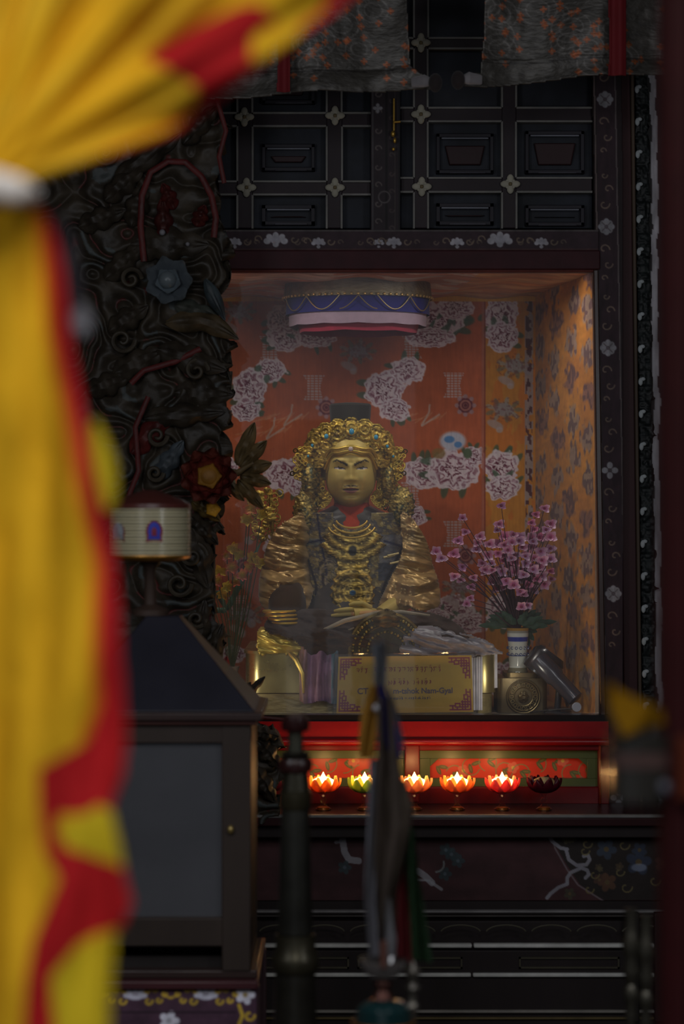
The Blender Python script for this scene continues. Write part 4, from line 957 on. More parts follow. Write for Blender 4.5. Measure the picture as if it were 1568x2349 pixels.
g = MB((255, 255, 255)); a = sgpos(np.array(766.), np.array(1645.)); 
fr = MB((150, 146, 140))
for (p0, p1) in (((768, 1500), (1090, 1500)), ((768, 1640), (1090, 1640)), ((768, 1500), (768, 1640)), ((1090, 1500), (1090, 1640))):
    A = sgpos(np.array(float(p0[0])), np.array(float(p0[1]))); B = sgpos(np.array(float(p1[0])), np.array(float(p1[1]))); fr.tube([tuple(map(float, A)), tuple(map(float, B))], .0035, 8)
fr.build('acrylic_edge', 'clear_glass', sg)
v = []
for (x, y) in ((768, 1500), (1090, 1500), (1090, 1640), (768, 1640)): A = sgpos(np.array(float(x)), np.array(float(y))); v.append((float(A[0]), float(A[1]) - .006, float(A[2])))
v += [(a_, b_ + .002, c_) for a_, b_, c_ in v]; g.add(v, [(0, 1, 2, 3), (7, 6, 5, 4), (0, 4, 5, 1), (1, 5, 6, 2), (2, 6, 7, 3), (3, 7, 4, 0)]); g.build('acrylic_cover', 'window_glass', sg, smooth=False)

# carved pedestal with round medallion, under the vase
pd = thing('carved_pedestal', 'dark carved metal stand with a round medallion, below the blue and white vase', 'stand', P(1195, 1640, 8.25))
m = MB((88, 76, 52)); x0 = P(1140, 0, 8.25).x; x1 = P(1255, 0, 8.25).x; rbox(m, x0, x1, 8.25, 8.47, 1.287, P(0, 1556, 8.25).z, .02); m.build('block', 'dark_brass', pd)
m = MB((110, 96, 64)); c1 = P(1200, 1598, 8.24)
for r in (.058, .05, .034): m.torus(c1, r, .003, 40, 8)
for k in range(16): a = k * PI / 8; m.torus(c1 + Vector((.042 * math.cos(a), -.003, .042 * math.sin(a))), .006, .002, 10, 6)
m.leaf((1200, 1612), (1200, 1582), 26, 8.235, lobes=3, bulge=.01, th=.004, c2=(50, 44, 30)); m.ell(c1 + Vector((-.012, -.006, .002)), .008, 10, 8)
m.build('medallion', 'dark_brass', pd)
m = MB((104, 88, 58)); rbox(m, x0 + .03, x1 - .03, 8.28, 8.44, P(0, 1557, 8.25).z, P(0, 1545, 8.25).z, .02); m.build('lip', 'dark_brass', pd)

# vase
vz = P(1187, 1544, 8.33); H_ = P(0, 1440, 8.33).z - vz.z; sc = S_ * 8.33 / DS
WH = (206, 208, 200); BL = (44, 60, 150); cols = []; prof = []
for t in np.linspace(0, 1, 60):
    y = 1544 - t * 104; r = np.interp(y, [1440, 1446, 1460, 1480, 1510, 1528, 1540, 1544], [26, 25, 24.5, 22, 21, 20, 24, 24]); c = WH
    if y < 1446: c = (170, 130, 60)
    elif 1461 < y < 1470: c = BL
    elif 1446 <= y < 1451: c = (150, 150, 140)
    elif 1500 < y < 1505: c = (70, 84, 130)
    elif 1530 < y: c = (120, 116, 96)
    prof.append((r * sc, t * H_)); cols.append(c)
prof = [(prof[0][0] * .9, 0)] + prof + [(.9 * prof[-1][0], H_ - .001), (.85 * prof[-1][0], H_ - .03)]; cols = [cols[0]] + cols + [cols[-1], (60, 60, 60)]
m = MB(WH); m.lathe(prof, vz, 40, cols=cols)
vs = thing('porcelain_vase', 'small white porcelain vase with blue bands and gold rim, on the carved stand', 'vase', vz); m.build('vessel', 'porcelain', vs)
m = MB((60, 76, 120))
for k in range(14):
    a = 2 * PI * k / 14; r = 22.6 * sc
    for z_ in (.42, .56): p = Vector((vz.x + r * math.cos(a), vz.y + r * math.sin(a), vz.z + H_ * z_)); m.torus(p, .0045, .0012, 10, 5)
m.build('blue_pattern', 'porcelain', vs)

# pink blossom bouquet
bq = thing('pink_blossom_bouquet', 'bouquet of pink and white artificial blossoms with green leaves standing in the small porcelain vase', 'flowers', (vz.x, vz.y, vz.z + H_ - .02))
R = np.random.RandomState(21); mouth = Vector((vz.x, vz.y, vz.z + H_ - .015))
FLW = [(1149, 1160), (1060, 1188), (1144, 1202), (1140, 1216), (1218, 1199), (1262, 1201), (1252, 1215), (1177, 1226), (1236, 1232), (1222, 1242), (1248, 1166), (1156, 1250), (1067, 1220), (1095, 1245), (1000, 1265), (1012, 1280), (1040, 1270), (1155, 1273), (1172, 1280), (1208, 1272), (1240, 1268), (1262, 1282), (1105, 1292), (1118, 1278), (1060, 1300), (1042, 1322), (1056, 1330), (1205, 1292), (1212, 1300), (1180, 1312), (1222, 1306), (1236, 1300), (1262, 1310), (1150, 1310), (1128, 1308), (1110, 1312), (1160, 1332), (1130, 1334), (1140, 1350), (1210, 1330), (1230, 1328), (1248, 1340), (1222, 1352), (1200, 1362), (1196, 1378), (1210, 1388), (1195, 1392), (1085, 1325), (1080, 1346), (1078, 1372), (1070, 1385), (1092, 1260), (1225, 1214), (1100, 1230), (1190, 1240), (1262, 1232), (1228, 1180), (1262, 1258), (1264, 1328), (1168, 1345), (1050, 1240), (1188, 1330), (1242, 1285), (1200, 1318)]
FLW += [(1135 + 75 * math.cos(k * 2.4) * (k / 34) ** .5 + 45, 1290 + 70 * math.sin(k * 2.4) * (k / 34) ** .5) for k in range(34)]
stm = []
for i, (x, y) in enumerate(FLW):
    d = 8.33 + R.uniform(-.12, .1); m = MB((246, 226, 244) if i % 4 else (250, 204, 230)); pk = (226, 96, 160) if i % 3 else (206, 120, 180); r = R.uniform(9, 15)
    rot = R.rand() * 6; n_ = 5
    for k in range(n_):
        a = rot + k * 2 * PI / n_; m.petal((x, y), r * (1.15 if abs(math.cos(a)) > .5 else .6), a, r * .5, d, rise=.012, th=.0012, cin=pk, n=5, m=4)
    m.color((150, 60, 90)).ell(P(x, y, d - .006), .0045, 6, 5)
    m.build('blossom', 'petal', bq); stm.append((P(x, y, d + .004)))
    if i > 97: break
m = MB((74, 50, 62))
for p in stm:
    mid = mouth.lerp(p, .5) + Vector((R.uniform(-.01, .01), 0, .03)); m.tube([mouth, mouth.lerp(mid, .6), mid, p.lerp(mid, .4), p], [.0022, .002, .0017, .0015, .0012], 5)
m.build('stems', 'leafage', bq)
for k in range(16):
    a = -PI * (k + .5) / 16; L_ = R.uniform(45, 72); x, y = 1187 + (8 * math.cos(a)), 1432
    m = MB((50, 84, 62)); m.leaf((x, y), (x + L_ * math.cos(a) * (1.2), y + L_ * math.sin(a) * .7 + 8), 20, 8.33 + R.uniform(-.05, .06), lobes=3, bulge=.008, th=.0015, c2=(34, 58, 44), nu=14, nv=5); m.build('leaf', 'leafage', bq)
for (x, y) in [(1225, 1470), (1232, 1450), (1214, 1484)]:
    m = MB((44, 78, 58)); m.leaf((1200, 1438), (x, y), 18, 8.36, lobes=3, bulge=.006, th=.0015, c2=(34, 58, 44), nu=14, nv=5); m.build('leaf', 'leafage', bq)

# second, red-yellow bunch on the left
b2 = thing('red_yellow_flowers', 'bunch of red and yellow artificial flowers at the left inside the case', 'flowers', P(525, 1640, 8.45))
R = np.random.RandomState(31); base2 = P(528, 1560, 8.45); stm = []
F2 = [(575, 1165), (566, 1192), (520, 1275), (548, 1272), (532, 1300), (580, 1282), (500, 1330), (520, 1345), (490, 1345), (505, 1310), (556, 1318), (592, 1290), (540, 1330), (512, 1362), (484, 1375), (600, 1180), (570, 1300), (535, 1258)]
for i, (x, y) in enumerate(F2):
    d = 8.3 + R.uniform(-.08, .06); m = MB([(206, 70, 60), (214, 176, 50), (206, 96, 110), (196, 180, 60)][i % 4]); r = R.uniform(13, 19)
    for k in range(6): a = k * PI / 3 + R.rand(); m.petal((x, y), r, a, r * .36, d, rise=.014, th=.0012, cin=(220, 190, 60), n=5, m=4)
    m.build('blossom', 'petal', b2); stm.append(P(x, y, d + .004))
m = MB((70, 84, 50))
for p in stm: m.tube([base2, base2.lerp(p, .5) + Vector((.01, 0, .01)), p], .0018, 5)
m.build('stems', 'leafage', b2)
for (x, y) in [(545, 1352), (440, 1400), (600, 1240), (470, 1300), (500, 1400)]:
    m = MB((70, 104, 80)); m.leaf((520, 1400), (x, y), 14, 8.43, lobes=0, bulge=.008, th=.0015, c2=(46, 70, 54), nu=12, nv=5); m.build('leaf', 'leafage', b2)
m = MB((150, 140, 130)); m.lathe([(.03, 1.287), (.04, 1.3), (.045, 1.36), (.028, 1.42), (.034, 1.44)], (base2.x, base2.y, 0), 28); m.build('pot', 'porcelain', b2)

# black spotlight lying on its side, at the right
sp = thing('spotlight', 'black cylindrical spotlight with round head lying tilted at the right of the vase', 'spotlight', P(1290, 1635, 8.2))
A = P(1232, 1510, 8.2); B = P(1322, 1606, 8.14)
m = MB((56, 56, 66)); m.tube([A, A.lerp(B, .03), A.lerp(B, .45), A.lerp(B, .5), A.lerp(B, .97), B], [.026, .034, .036, .030, .029, .02], 32); m.build('barrel', 'plastic', sp)
m = MB((40, 40, 46)); q0 = P(1228, 1548, 8.27); q1 = P(1266, 1498, 8.27); m.tube([q0, q0.lerp(q1, .05), q0.lerp(q1, .8), q1], [.03, .062, .064, .05], 36); m.build('head', 'plastic', sp)
m = MB((36, 34, 38)); m.tube([P(1282, 1580, 8.2), P(1278, 1625, 8.2)], .012, 12); m.lathe([(.03, 1.287), (.05, 1.29), (.05, 1.3), (.02, 1.31)], (P(1278, 0, 8.2).x, 8.2, 0), 28); m.build('foot', 'plastic', sp)
m = MB((176, 178, 188)); m.lathe([(.001, -.004), (.0155, -.004), (.017, 0), (.0155, .006), (.001, .006)], P(1322, 1622, 8.1), 28, Matrix.Rotation(PI / 2, 4, 'X')); m.build('round_cap', 'plastic', sp, label='small white round end cap')
m = MB((26, 24, 26)); m.tube([P(1312, 1626, 8.12), P(1270, 1628, 8.16), P(1215, 1634, 8.2)], .003, 6); m.build('wire', 'plastic', sp)
# ================================================================== BUTTER LAMPS ON THE RED LEDGE
SHELF = 1.0
def lotus_lamp(px, col, inner, lit, label, dx=0):
    d = 7.8; s = d / F; base = P(px, 0, d); base = Vector((base.x, d, SHELF))
    t = thing('lotus_lamp', label, 'lamp', base, 'lotus butter lamps in a row on the altar ledge')
    zc = P(0, 1816, d).z; zt = P(0, 1752, d).z
    m = MB((150, 150, 150)); h = zc - SHELF
    m.lathe([(.001, 0), (.026, 0), (.027, .006), (.012, .014), (.007, h * .4), (.012, h * .55), (.008, h * .7), (.014, h * .9), (.022, h), (.001, h)], base, 28); m.build('glass_stem', 'clear_glass', t)
    m = MB((190, 110, 40)); m.lathe([(.001, .001), (.02, .001), (.021, .01), (.001, .011)], base, 24); m.build('base_ring', 'gilding', t)
    for layer, (n, r0, r1, hh, w, c) in enumerate([(9, .032, .06, .050, .036, col), (8, .024, .048, .056, .030, inner)]):
        for k in range(n):
            a0 = 2 * PI * (k + .5 * layer) / n; m = MB(c); N1, M1 = 9, 6; v = []; cc = []
            for side in (0, 1):
                for i in range(N1 + 1):
                    q = i / N1; r = r0 * .25 + (r1 - r0 * .25) * math.sin(q * PI / 2 * 1.05) + .0015 * side; z = hh * (q ** 1.8) ; ww = w * math.sin(PI * min(1, .18 + .8 * q)) ** .7
                    for j in range(M1 + 1):
                        p_ = -1 + 2 * j / M1; rr = r - .006 * p_ * p_; th2 = ww * p_ / 1.6
                        x = rr * math.cos(a0) - th2 * math.sin(a0); y = rr * math.sin(a0) + th2 * math.cos(a0); v.append((base.x + x, base.y + y, zc - .004 + z)); cc.append(lin(c) * (.8 + .2 * q))
            W = M1 + 1; H = N1 + 1; fs = []
            for i in range(N1):
                for j in range(M1): a = i * W + j; fs.append((a, a + 1, a + W + 1, a + W)); b = a + H * W; fs.append((b, b + W, b + W + 1, b + 1))
            for i in range(N1): a = i * W; b = a + H * W; fs.append((a, a + W, b + W, b)); a += M1; b += M1; fs.append((a + W, a, b, b + W))
            a0_ = N1 * W
            for j in range(M1): a = a0_ + j; b = a + H * W; fs.append((a, a + 1, b + 1, b))
            m.add(v, fs, cc); m.build('petal', 'lotus_cup', t)
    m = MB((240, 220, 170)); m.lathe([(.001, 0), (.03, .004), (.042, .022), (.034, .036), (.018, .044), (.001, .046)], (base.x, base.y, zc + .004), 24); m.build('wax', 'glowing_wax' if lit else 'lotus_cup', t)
    if lit:
        m = MB((255, 220, 140)); m.lathe([(.001, 0), (.008, .003), (.010, .009), (.007, .017), (.003, .024), (.0005, .03)], (base.x, base.y, zc + .036), 16); m.build('flame', 'candle_flame', t)
        l = bpy.data.lights.new('flame_light', 'POINT'); l.energy = FLAME; l.color = (1, .55, .2); l.shadow_soft_size = .012
        o = bpy.data.objects.new('flame_light', l); COL.objects.link(o); o.parent = t; o.location = (0, -.01, zc - SHELF + .07)
    return t
FLAME = .5
OR_ = (246, 168, 70)
lotus_lamp(612, (120, 24, 60), (110, 20, 50), False, 'unlit dark magenta lotus lamp at the left end, beside the tall brass horn')
lotus_lamp(741, OR_, (250, 210, 130), True, 'lit orange lotus lamp just right of the tall brass horn')
lotus_lamp(836, (180, 210, 90), (250, 230, 140), True, 'lit green-petalled lotus lamp left of the ribbon bundle')
lotus_lamp(950, (250, 200, 140), (250, 220, 160), True, 'lit pale cream lotus lamp just right of the ribbon bundle')
lotus_lamp(1048, (246, 176, 96), (250, 210, 130), True, 'lit orange lotus lamp in the middle of the three right of the ribbons')
lotus_lamp(1151, (240, 120, 110), (250, 190, 150), True, 'lit pink lotus lamp with reddish outer petals')
lotus_lamp(1247, (110, 20, 44), (100, 16, 36), False, 'unlit dark red lotus lamp at the right end of the row')

# ================================================================== LOWER ALTAR
al = thing('altar', 'dark carved wooden altar with painted scroll corners and pale trim lines under the display case', 'altar', (P(900, 0, 7.6).x, 7.9, 0))
x0, x1 = P(560, 0, 7.6).x, P(1620, 0, 7.6).x
m = MB((46, 22, 24)); m.box((x0, 7.6, .972), (x1, 8.1, 1.0)); m.build('top_board', 'lacquer', al, mods='bevel')
m = MB((34, 28, 28)); m.box((x0, 7.63, .93), (x1, 8.1, .972)); m.box((x0, 7.70, .62), (x1, 8.1, .93)); m.box((x0, 7.62, .575), (x1, 8.1, .66)); m.box((x0, 7.56, .0), (x1, 8.1, .575)); m.build('carcass', 'wood', al, mods='bevel')
# front panel (painted) between cornice and ledge
c = Canvas(560, 1905, 1560, 2066, 1.9, (62, 38, 40)); X, Y = c.X, c.Y
c.smudge(.25, 120, 50)
W_ = (128, 126, 134)
c.poly([(1255, 1905), (1275, 1940), (1300, 1985), (1330, 2030), (1385, 2066), (1560, 2066), (1560, 1905)], (40, 34, 32))
c.line([(1262, 1905), (1272, 1945), (1300, 1995), (1325, 2030), (1385, 2068)], 2.5, (110, 100, 104), .8)
for pts in ([(1256, 1915), (1266, 1930), (1285, 1945), (1300, 1948)], [(1298, 1950), (1304, 1972), (1322, 1985), (1344, 1984), (1352, 1972), (1348, 1962), (1338, 1964)], [(1330, 1990), (1346, 1996), (1350, 2006), (1342, 2014)], [(1330, 1992), (1308, 2002), (1300, 2014), (1300, 2028), (1280, 2036), (1262, 2050), (1254, 2060)]): c.line(pts, 7, W_, .95)
for (x, y, r, cl) in [(1390, 1948, 24, (60, 84, 120)), (1464, 1978, 30, (56, 78, 124)), (1466, 1950, 18, (54, 76, 116)), (1392, 2024, 22, (150, 84, 44)), (1374, 2018, 14, (120, 64, 40)), (1300, 1925, 12, (120, 104, 56)), (1312, 1924, 9, (120, 104, 56)), (1372, 1990, 9, (110, 88, 52)), (1420, 1988, 10, (120, 90, 52)), (1376, 1994, 7, (130, 110, 60)), (1520, 1980, 20, (110, 60, 40)), (1306, 2050, 14, (90, 84, 48))]:
    c.rosette(x, y, r, tuple(int(30 + .42 * q_) for q_ in cl), 5, (96, 80, 52), .8, rot=r)
for (x, y, r) in [(1345, 1935, 13), (1430, 1938, 14), (1340, 1952, 12), (1435, 2035, 15), (1350, 2040, 12), (1420, 2000, 12), (1362, 2006, 12), (1500, 2020, 14)]: c.arc(x, y, r, 0, 4.5, 2, (110, 100, 64), .8, sp=-r * .7)
c.ell(1465, 1990, 18, 9, (140, 150, 170), 0, .6)
# pale painted deer-like cloud motifs
for pts, w_ in [([(785, 1925), (790, 1955), (800, 1972), (822, 1975)], 14), ([(770, 1932), (790, 1930)], 6), ([(958, 1998), (975, 2010), (990, 2025)], 14), ([(990, 2025), (1012, 2040)], 6), ([(955, 2018), (985, 2020)], 4)]: c.line(pts, w_, (138, 140, 146), .8)
for (x, y) in [(1035, 1960), (1050, 1975), (1020, 2005), (1022, 1950), (860, 1990), (790, 1990)]: c.rosette(x, y, 16, (50, 66, 70), 5, (84, 100, 110), .8)
c.arc(1000, 1982, 18, -.3, 1.6, 3, (110, 112, 112)); 
c.mesh('painted_front', 'paint', d=7.695, parent=al, th=.004)
def trim(y, h, d, col, xa=562, xb=1600): 
    m = MB(col).pbox(xa, y, xb, y + h, d, .03); m.build('trim_line', 'paint', al, mods='bevel')
trim(1870, 7, 7.597, (112, 110, 108)); trim(1886, 5, 7.62, (66, 60, 48)); trim(2089, 6, 7.61, (116, 114, 114)); trim(2100, 4, 7.612, (60, 56, 54))
for (y, a, b) in [(2166, 580, 1082), (2166, 1086, 1568), (2233, 590, 1080), (2233, 1084, 1568), (2318, 590, 1568)]: trim(y, 9 if y < 2300 else 7, 7.545, (176, 176, 172) if y < 2300 else (120, 116, 110), a, b)
trim(2334, 6, 7.55, (84, 72, 44)); 
for (a, b, u, v_) in [(600, 2196, 800, 2222), (820, 2196, 1060, 2222), (1190, 2196, 1420, 2222)]:
    m = MB((62, 58, 46)); m.pbox(a, b, u, b + 4, 7.553, .01); m.pbox(a, v_ - 4, u, v_, 7.553, .01); m.pbox(a, b, a + 4, v_, 7.553, .01); m.pbox(u - 4, b, u, v_, 7.553, .01); m.build('fret_frame', 'paint', al, smooth=False)
for k in range(9):                                       # low arches between the first two lines
    xx = 640 + k * 104; pts = [P(xx + 46 * math.cos(a), 2140 - 18 * math.sin(a), 7.556) for a in np.linspace(.2, PI - .2, 14)]; m = MB((72, 68, 56)); m.tube(pts, .0026, 6); m.build('arch', 'paint', al)
for xx in (1440, 1500): m = MB((30, 26, 26)).pbox(xx, 2094, xx + 26, 2345, 7.54, .03); m.build('pilaster', 'wood', al, mods='bevel')
# right end boards of the shrine beyond the case
m = MB((30, 24, 26)); m.pbox(1396, 1640, 1600, 1868, 8.06, .04); props(m.build('end_board', 'wood', mods='bevel'), 'dark plain board at the right of the altar ledge', 'board')
m = MB((150, 154, 160)); m.prism([(1488, 1838), (1500, 1846), (1500, 1862), (1489, 1860)], 8.04, .01); m.prism([(1508, 1822), (1520, 1836), (1520, 1858), (1514, 1856)], 8.04, .01)
props(m.build('paper_cutting', 'paint', smooth=False), 'small white paper scraps fixed low on the board at the right', 'paper')

# ================================================================== CARVED SCREEN AT THE LEFT
cs_ = thing('carved_screen', 'tall dark carved wooden screen of leaves, clouds and flowers left of the display case', 'carving', P(420, 2000, 7.55))
OL = (44, 38, 30); RDc = (72, 20, 18)
sil = [(60, 150), (440, 150), (500, 215), (518, 300), (500, 380), (503, 480), (520, 560), (514, 640), (497, 735), (520, 790), (515, 850), (530, 900), (522, 960), (505, 1040), (500, 1130), (495, 1230), (478, 1290), (484, 1350), (492, 1400), (505, 1450), (512, 1510), (524, 1560), (575, 1580), (600, 1650), (640, 1700), (640, 1890), (60, 1890)]
c = Canvas(60, 150, 640, 1890, 2.6, OL); X, Y = c.X, c.Y
a_ = NZ.fbm(X / 90, Y / 90, 2) * 8 + NZ.fbm(X / 130 + 5, Y / 130, 2) * 6
ridge = np.abs(np.sin(a_ * 1.7)) ; c.H = .022 * ridge + .014 * NZ.fbm(X / 30, Y / 30, 2)
c.C = c.C * (.75 + .5 * NZ.fbm(X / 40, Y / 40))[..., None]
c.put((ridge < .16) & (NZ.fbm(X / 90 + 3, Y / 90) > .5), RDc, .8); c.put((ridge > .9) & (NZ(X / 50, Y / 50) > .7), (64, 78, 84), .5)
c.mask = inpoly(X + 7 * np.sin(Y / 13), Y, sil)
c.mesh('relief_ground', 'carved_wood', d=7.62, parent=cs_, th=.05)
def cleaf(b, t, w_, lobes=3, col=OL, bulge=.03, d=7.58, c2=(34, 28, 22), bend=0, notch=.28):
    m = MB(col); m.leaf(b, t, w_, d, lobes=lobes, bulge=bulge, th=.02, c2=c2, bend=bend, notch=notch); return m.build('leaf', 'carved_wood', cs_)
# the five finger leaf beside the red flower
for (b, t, w_) in [((545, 1068), (584, 968), 40), ((550, 1072), (612, 1010), 38), ((552, 1082), (624, 1062), 38), ((550, 1092), (622, 1110), 36), ((545, 1100), (604, 1168), 34), ((520, 1105), (560, 1150), 26)]: cleaf(b, t, w_, 2, (98, 80, 50), d=7.56, notch=.12)
m = MB((86, 70, 46)); m.tube([P(500, 1075, 7.56), P(545, 1085, 7.55), P(580, 1062, 7.53)], [.012, .012, .005], 10); m.build('stem', 'carved_wood', cs_)
# long horizontal leaf tip at 545,775 and companions
cleaf((380, 740), (548, 778), 60, 2, (70, 58, 40), d=7.57, bend=-.12); cleaf((400, 700), (505, 730), 50, 2, (58, 62, 56)); cleaf((470, 640), (516, 735), 34, 1, (60, 70, 74), d=7.56)
cleaf((360, 800), (520, 850), 70, 3); cleaf((400, 900), (535, 905), 80, 3, d=7.6); cleaf((330, 960), (515, 945), 60, 3)
for (b, t, w_, cl) in [((430, 1180), (500, 1250), 46, OL), ((440, 1150), (505, 1195), 36, (98, 80, 40)), ((430, 1200), (478, 1350), 70, (50, 44, 36)), ((450, 1500), (470, 1375), 50, OL), ((470, 1540), (510, 1430), 46, OL), ((440, 1560), (500, 1480), 50, (60, 46, 34)), ((500, 1590), (520, 1505), 34, (112, 30, 28)), ((520, 1600), (545, 1560), 40, OL), ((540, 1620), (608, 1552), 26, (44, 36, 30)), ((540, 1610), (575, 1565), 24, (50, 40, 32)), ((560, 1640), (602, 1600), 26, (110, 76, 40)), ((300, 560), (480, 560), 90, OL), ((300, 520), (330, 420), 60, OL), ((240, 460), (330, 380), 60, OL), ((260, 420), (420, 300), 60, OL), ((420, 330), (500, 240), 50, OL), ((180, 520), (290, 480), 60, OL), ((240, 640), (330, 560), 60, OL), ((250, 760), (340, 700), 60, OL), ((260, 860), (380, 800), 70, OL), ((300, 1040), (400, 940), 60, (84, 26, 24)), ((200, 900), (300, 860), 60, OL), ((360, 1100), (420, 1010), 50, (70, 78, 84)), ((400, 480), (372, 420), 40, RDc), ((378, 560), (372, 450), 46, (64, 20, 18)), ((450, 520), (470, 470), 40, RDc), ((590, 1700), (640, 1760), 50, OL), ((580, 1760), (630, 1840), 50, OL), ((575, 1680), (640, 1690), 40, OL)]:
    cleaf(b, t, w_, 3, cl, d=7.585)
# red hooked band
for (pts, r) in [([(330, 600), (322, 520), (325, 450), (345, 395), (385, 370), (425, 372), (462, 405), (485, 450), (495, 500), (490, 545)], .013), ([(495, 220), (518, 300), (502, 360), (514, 420)], .01), ([(300, 880), (330, 850), (400, 830), (460, 800)], .012), ([(340, 910), (310, 980), (318, 1080), (290, 1150)], .011), ([(232, 1250), (262, 1180), (300, 1140)], .01), ([(560, 1642), (600, 1646), (660, 1652)], .008)]:
    m = MB((70, 20, 18)); m.tube([P(x, y, 7.56) for x, y in pts], r * .8, 10, flat=.6); m.build('red_scroll', 'carved_wood', cs_)
def scrollw(x, y, r, sg_, col=(50, 43, 32), th_=.009):
    m = MB(col); pts = [P(x + (r * (1 - t * .85)) * math.cos(sg_ * t * 9), y + (r * (1 - t * .85)) * math.sin(sg_ * t * 9), 7.57 - .02 * t) for t in np.linspace(0, 1, 34)]; m.tube(pts, [th_ * (1 - .4 * t) for t in np.linspace(0, 1, 34)], 8); m.build('cloud_scroll', 'carved_wood', cs_)
for (x, y, r, s) in [(410, 1340, 30, 1), (440, 1275, 34, -1), (355, 1085, 20, 1), (240, 350, 30, 1), (300, 640, 26, -1), (450, 1420, 22, 1), (280, 780, 30, 1), (450, 850, 28, -1), (360, 1000, 24, 1), (400, 1235, 26, 1)]: scrollw(x, y, r, s)
# grey-blue carved flower
gf = MB((74, 80, 84)); 
for k in range(7): a = k * 2 * PI / 7; gf.petal((388, 645), 56, a, 30, 7.55, rise=.045, th=.012, cin=(40, 46, 54), cup=-.5, ruffle=.006)
gfo = gf.build('blue_flower', 'lacquer', cs_, label='blue-grey carved flower')
gf = MB((84, 92, 96)); gf.ell(P(384, 642, 7.53), (.03, .03, .03), 20, 14); 
for k in range(5): a = k * 2 * PI / 5 + .3; gf.petal((386, 645), 30, a, 18, 7.535, rise=.03, th=.008, cin=(70, 84, 96), cup=-.4)
gf.build('flower_centre', 'lacquer', gfo)
for (bx_, by_, br_) in ((372, 533, .010), (430, 560, .007)): gf = MB((110, 108, 112)); gf.ell(P(bx_, by_, 7.55), br_, 12, 8); gf.build('white_bud', 'paint', cs_)
# red flower with yellow heart
gf = MB((80, 34, 24))
for k in range(9): a = k * 2 * PI / 9; gf.petal((479, 1092), 66, a, 30, 7.53, rise=.03, th=.012, cin=(76, 18, 16), cup=.4, ruffle=.004)
for k in range(9): a = k * 2 * PI / 9 + .3; gf.color((74, 18, 17)).petal((479, 1092), 48, a, 22, 7.515, rise=.03, th=.01, cin=(90, 40, 20), cup=.4)
rf = gf.build('red_flower', 'carved_wood', cs_, label='red carved flower with a yellow heart')
gf = MB((116, 78, 24)); gf.ell(P(479, 1092, 7.5), (.036, .026, .036), 22, 14)
for k in range(5): a = k * 2 * PI / 5; gf.petal((479, 1092), 30, a, 15, 7.49, rise=.014, th=.008, cin=(130, 96, 34))
gf.build('flower_centre', 'carved_wood', rf)
gf = MB((150, 110, 30)); 
for k in range(5): a = k * 2 * PI / 5; gf.petal((489, 1168), 18, a, 10, 7.55, rise=.014, th=.008)
gf.build('yellow_bud', 'carved_wood', cs_)
m = MB((30, 24, 22)); a = P(60, 1890, 7.66); b = P(610, 150, 7.66); m.box((a.x, 7.66, 0), (P(490, 0, 7.66).x, 7.76, b.z + .2)); m.build('post_board', 'wood', cs_, smooth=False)

# ================================================================== VALANCE CLOTH ACROSS THE TOP
def valance(name, outline, lab, seed, knot):
    xs = [p[0] for p in outline]; ys = [p[1] for p in outline]; c = Canvas(min(xs), min(ys), max(xs), max(ys), 2.6, (64, 61, 56)); X, Y = c.X, c.Y
    c.put(NZ.fbm(X / 14 + seed, Y / 11) > .54, (76, 73, 69), .6); R = np.random.RandomState(seed)
    for k in range(int((max(xs) - min(xs)) / 90) * 3):
        x = min(xs) + R.rand() * (max(xs) - min(xs)); y = R.rand() * 175 - 10; r = R.uniform(28, 46)
        for q_ in (1, .6): c.ring(x, y, r * q_, 1.8, (128, 124, 122), .5, sq=.8)
        for j in range(5): a = j * 1.25; c.rosette(x + r * 1.15 * math.cos(a), y + r * .9 * math.sin(a), 8, (150, 74, 38), 4, (160, 90, 40), .85)
    c.rosette(0, 0, 1, (0, 0, 0))
    yb = np.interp(X, [440, 940, 1100, 1500], [212, 190, 178, 166]); c.put((Y > yb - 34) & (Y < yb - 31), (40, 36, 34), .9)
    c.H = .03 * np.sin(X / 52 + .5 * np.sin(Y / 70)) + .02 * NZ.fbm(X / 60 + seed, Y / 120, 3) + .008 * np.sin(Y / 17 + X / 90) * (Y > yb - 40)
    c.mask = inpoly(X, Y, outline); t = thing(name, lab, 'curtain', P(sum(xs) / len(xs), max(ys), 7.45)); c.mesh('cloth', 'brocade', d=7.45, parent=t, th=.006)
    kx, ky, sx = knot; m = MB((118, 114, 116))
    for k in range(4): a = -.5 + k * .3; m.tube([P(kx + sx * 10, ky, 7.4), P(kx - sx * 18, ky - 4 + 10 * a, 7.38), P(kx - sx * 44, ky + 14 * a, 7.41)], [.006, .014, .007], 10)
    m.build('gathered_end', 'satin', t); m = MB((40, 34, 34)); m.ell(P(kx + sx * 8, ky, 7.38), (.022, .026, .03), 16, 10); m.build('tie', 'cloth', t)
valance('brocade_valance', [(380, -60), (932, -60), (936, 60), (941, 150), (965, 170), (1000, 188), (990, 208), (940, 206), (860, 212), (700, 216), (560, 224), (440, 232), (380, 236)], 'dark floral brocade valance panel at the top, left of the gap', 4, (990, 190, 1))
valance('brocade_valance', [(1112, -60), (1600, -60), (1600, 174), (1500, 172), (1330, 180), (1200, 190), (1100, 204), (1040, 200), (1050, 178), (1100, 168), (1108, 90)], 'dark floral brocade valance panel at the top, right of the gap', 9, (1058, 184, -1))
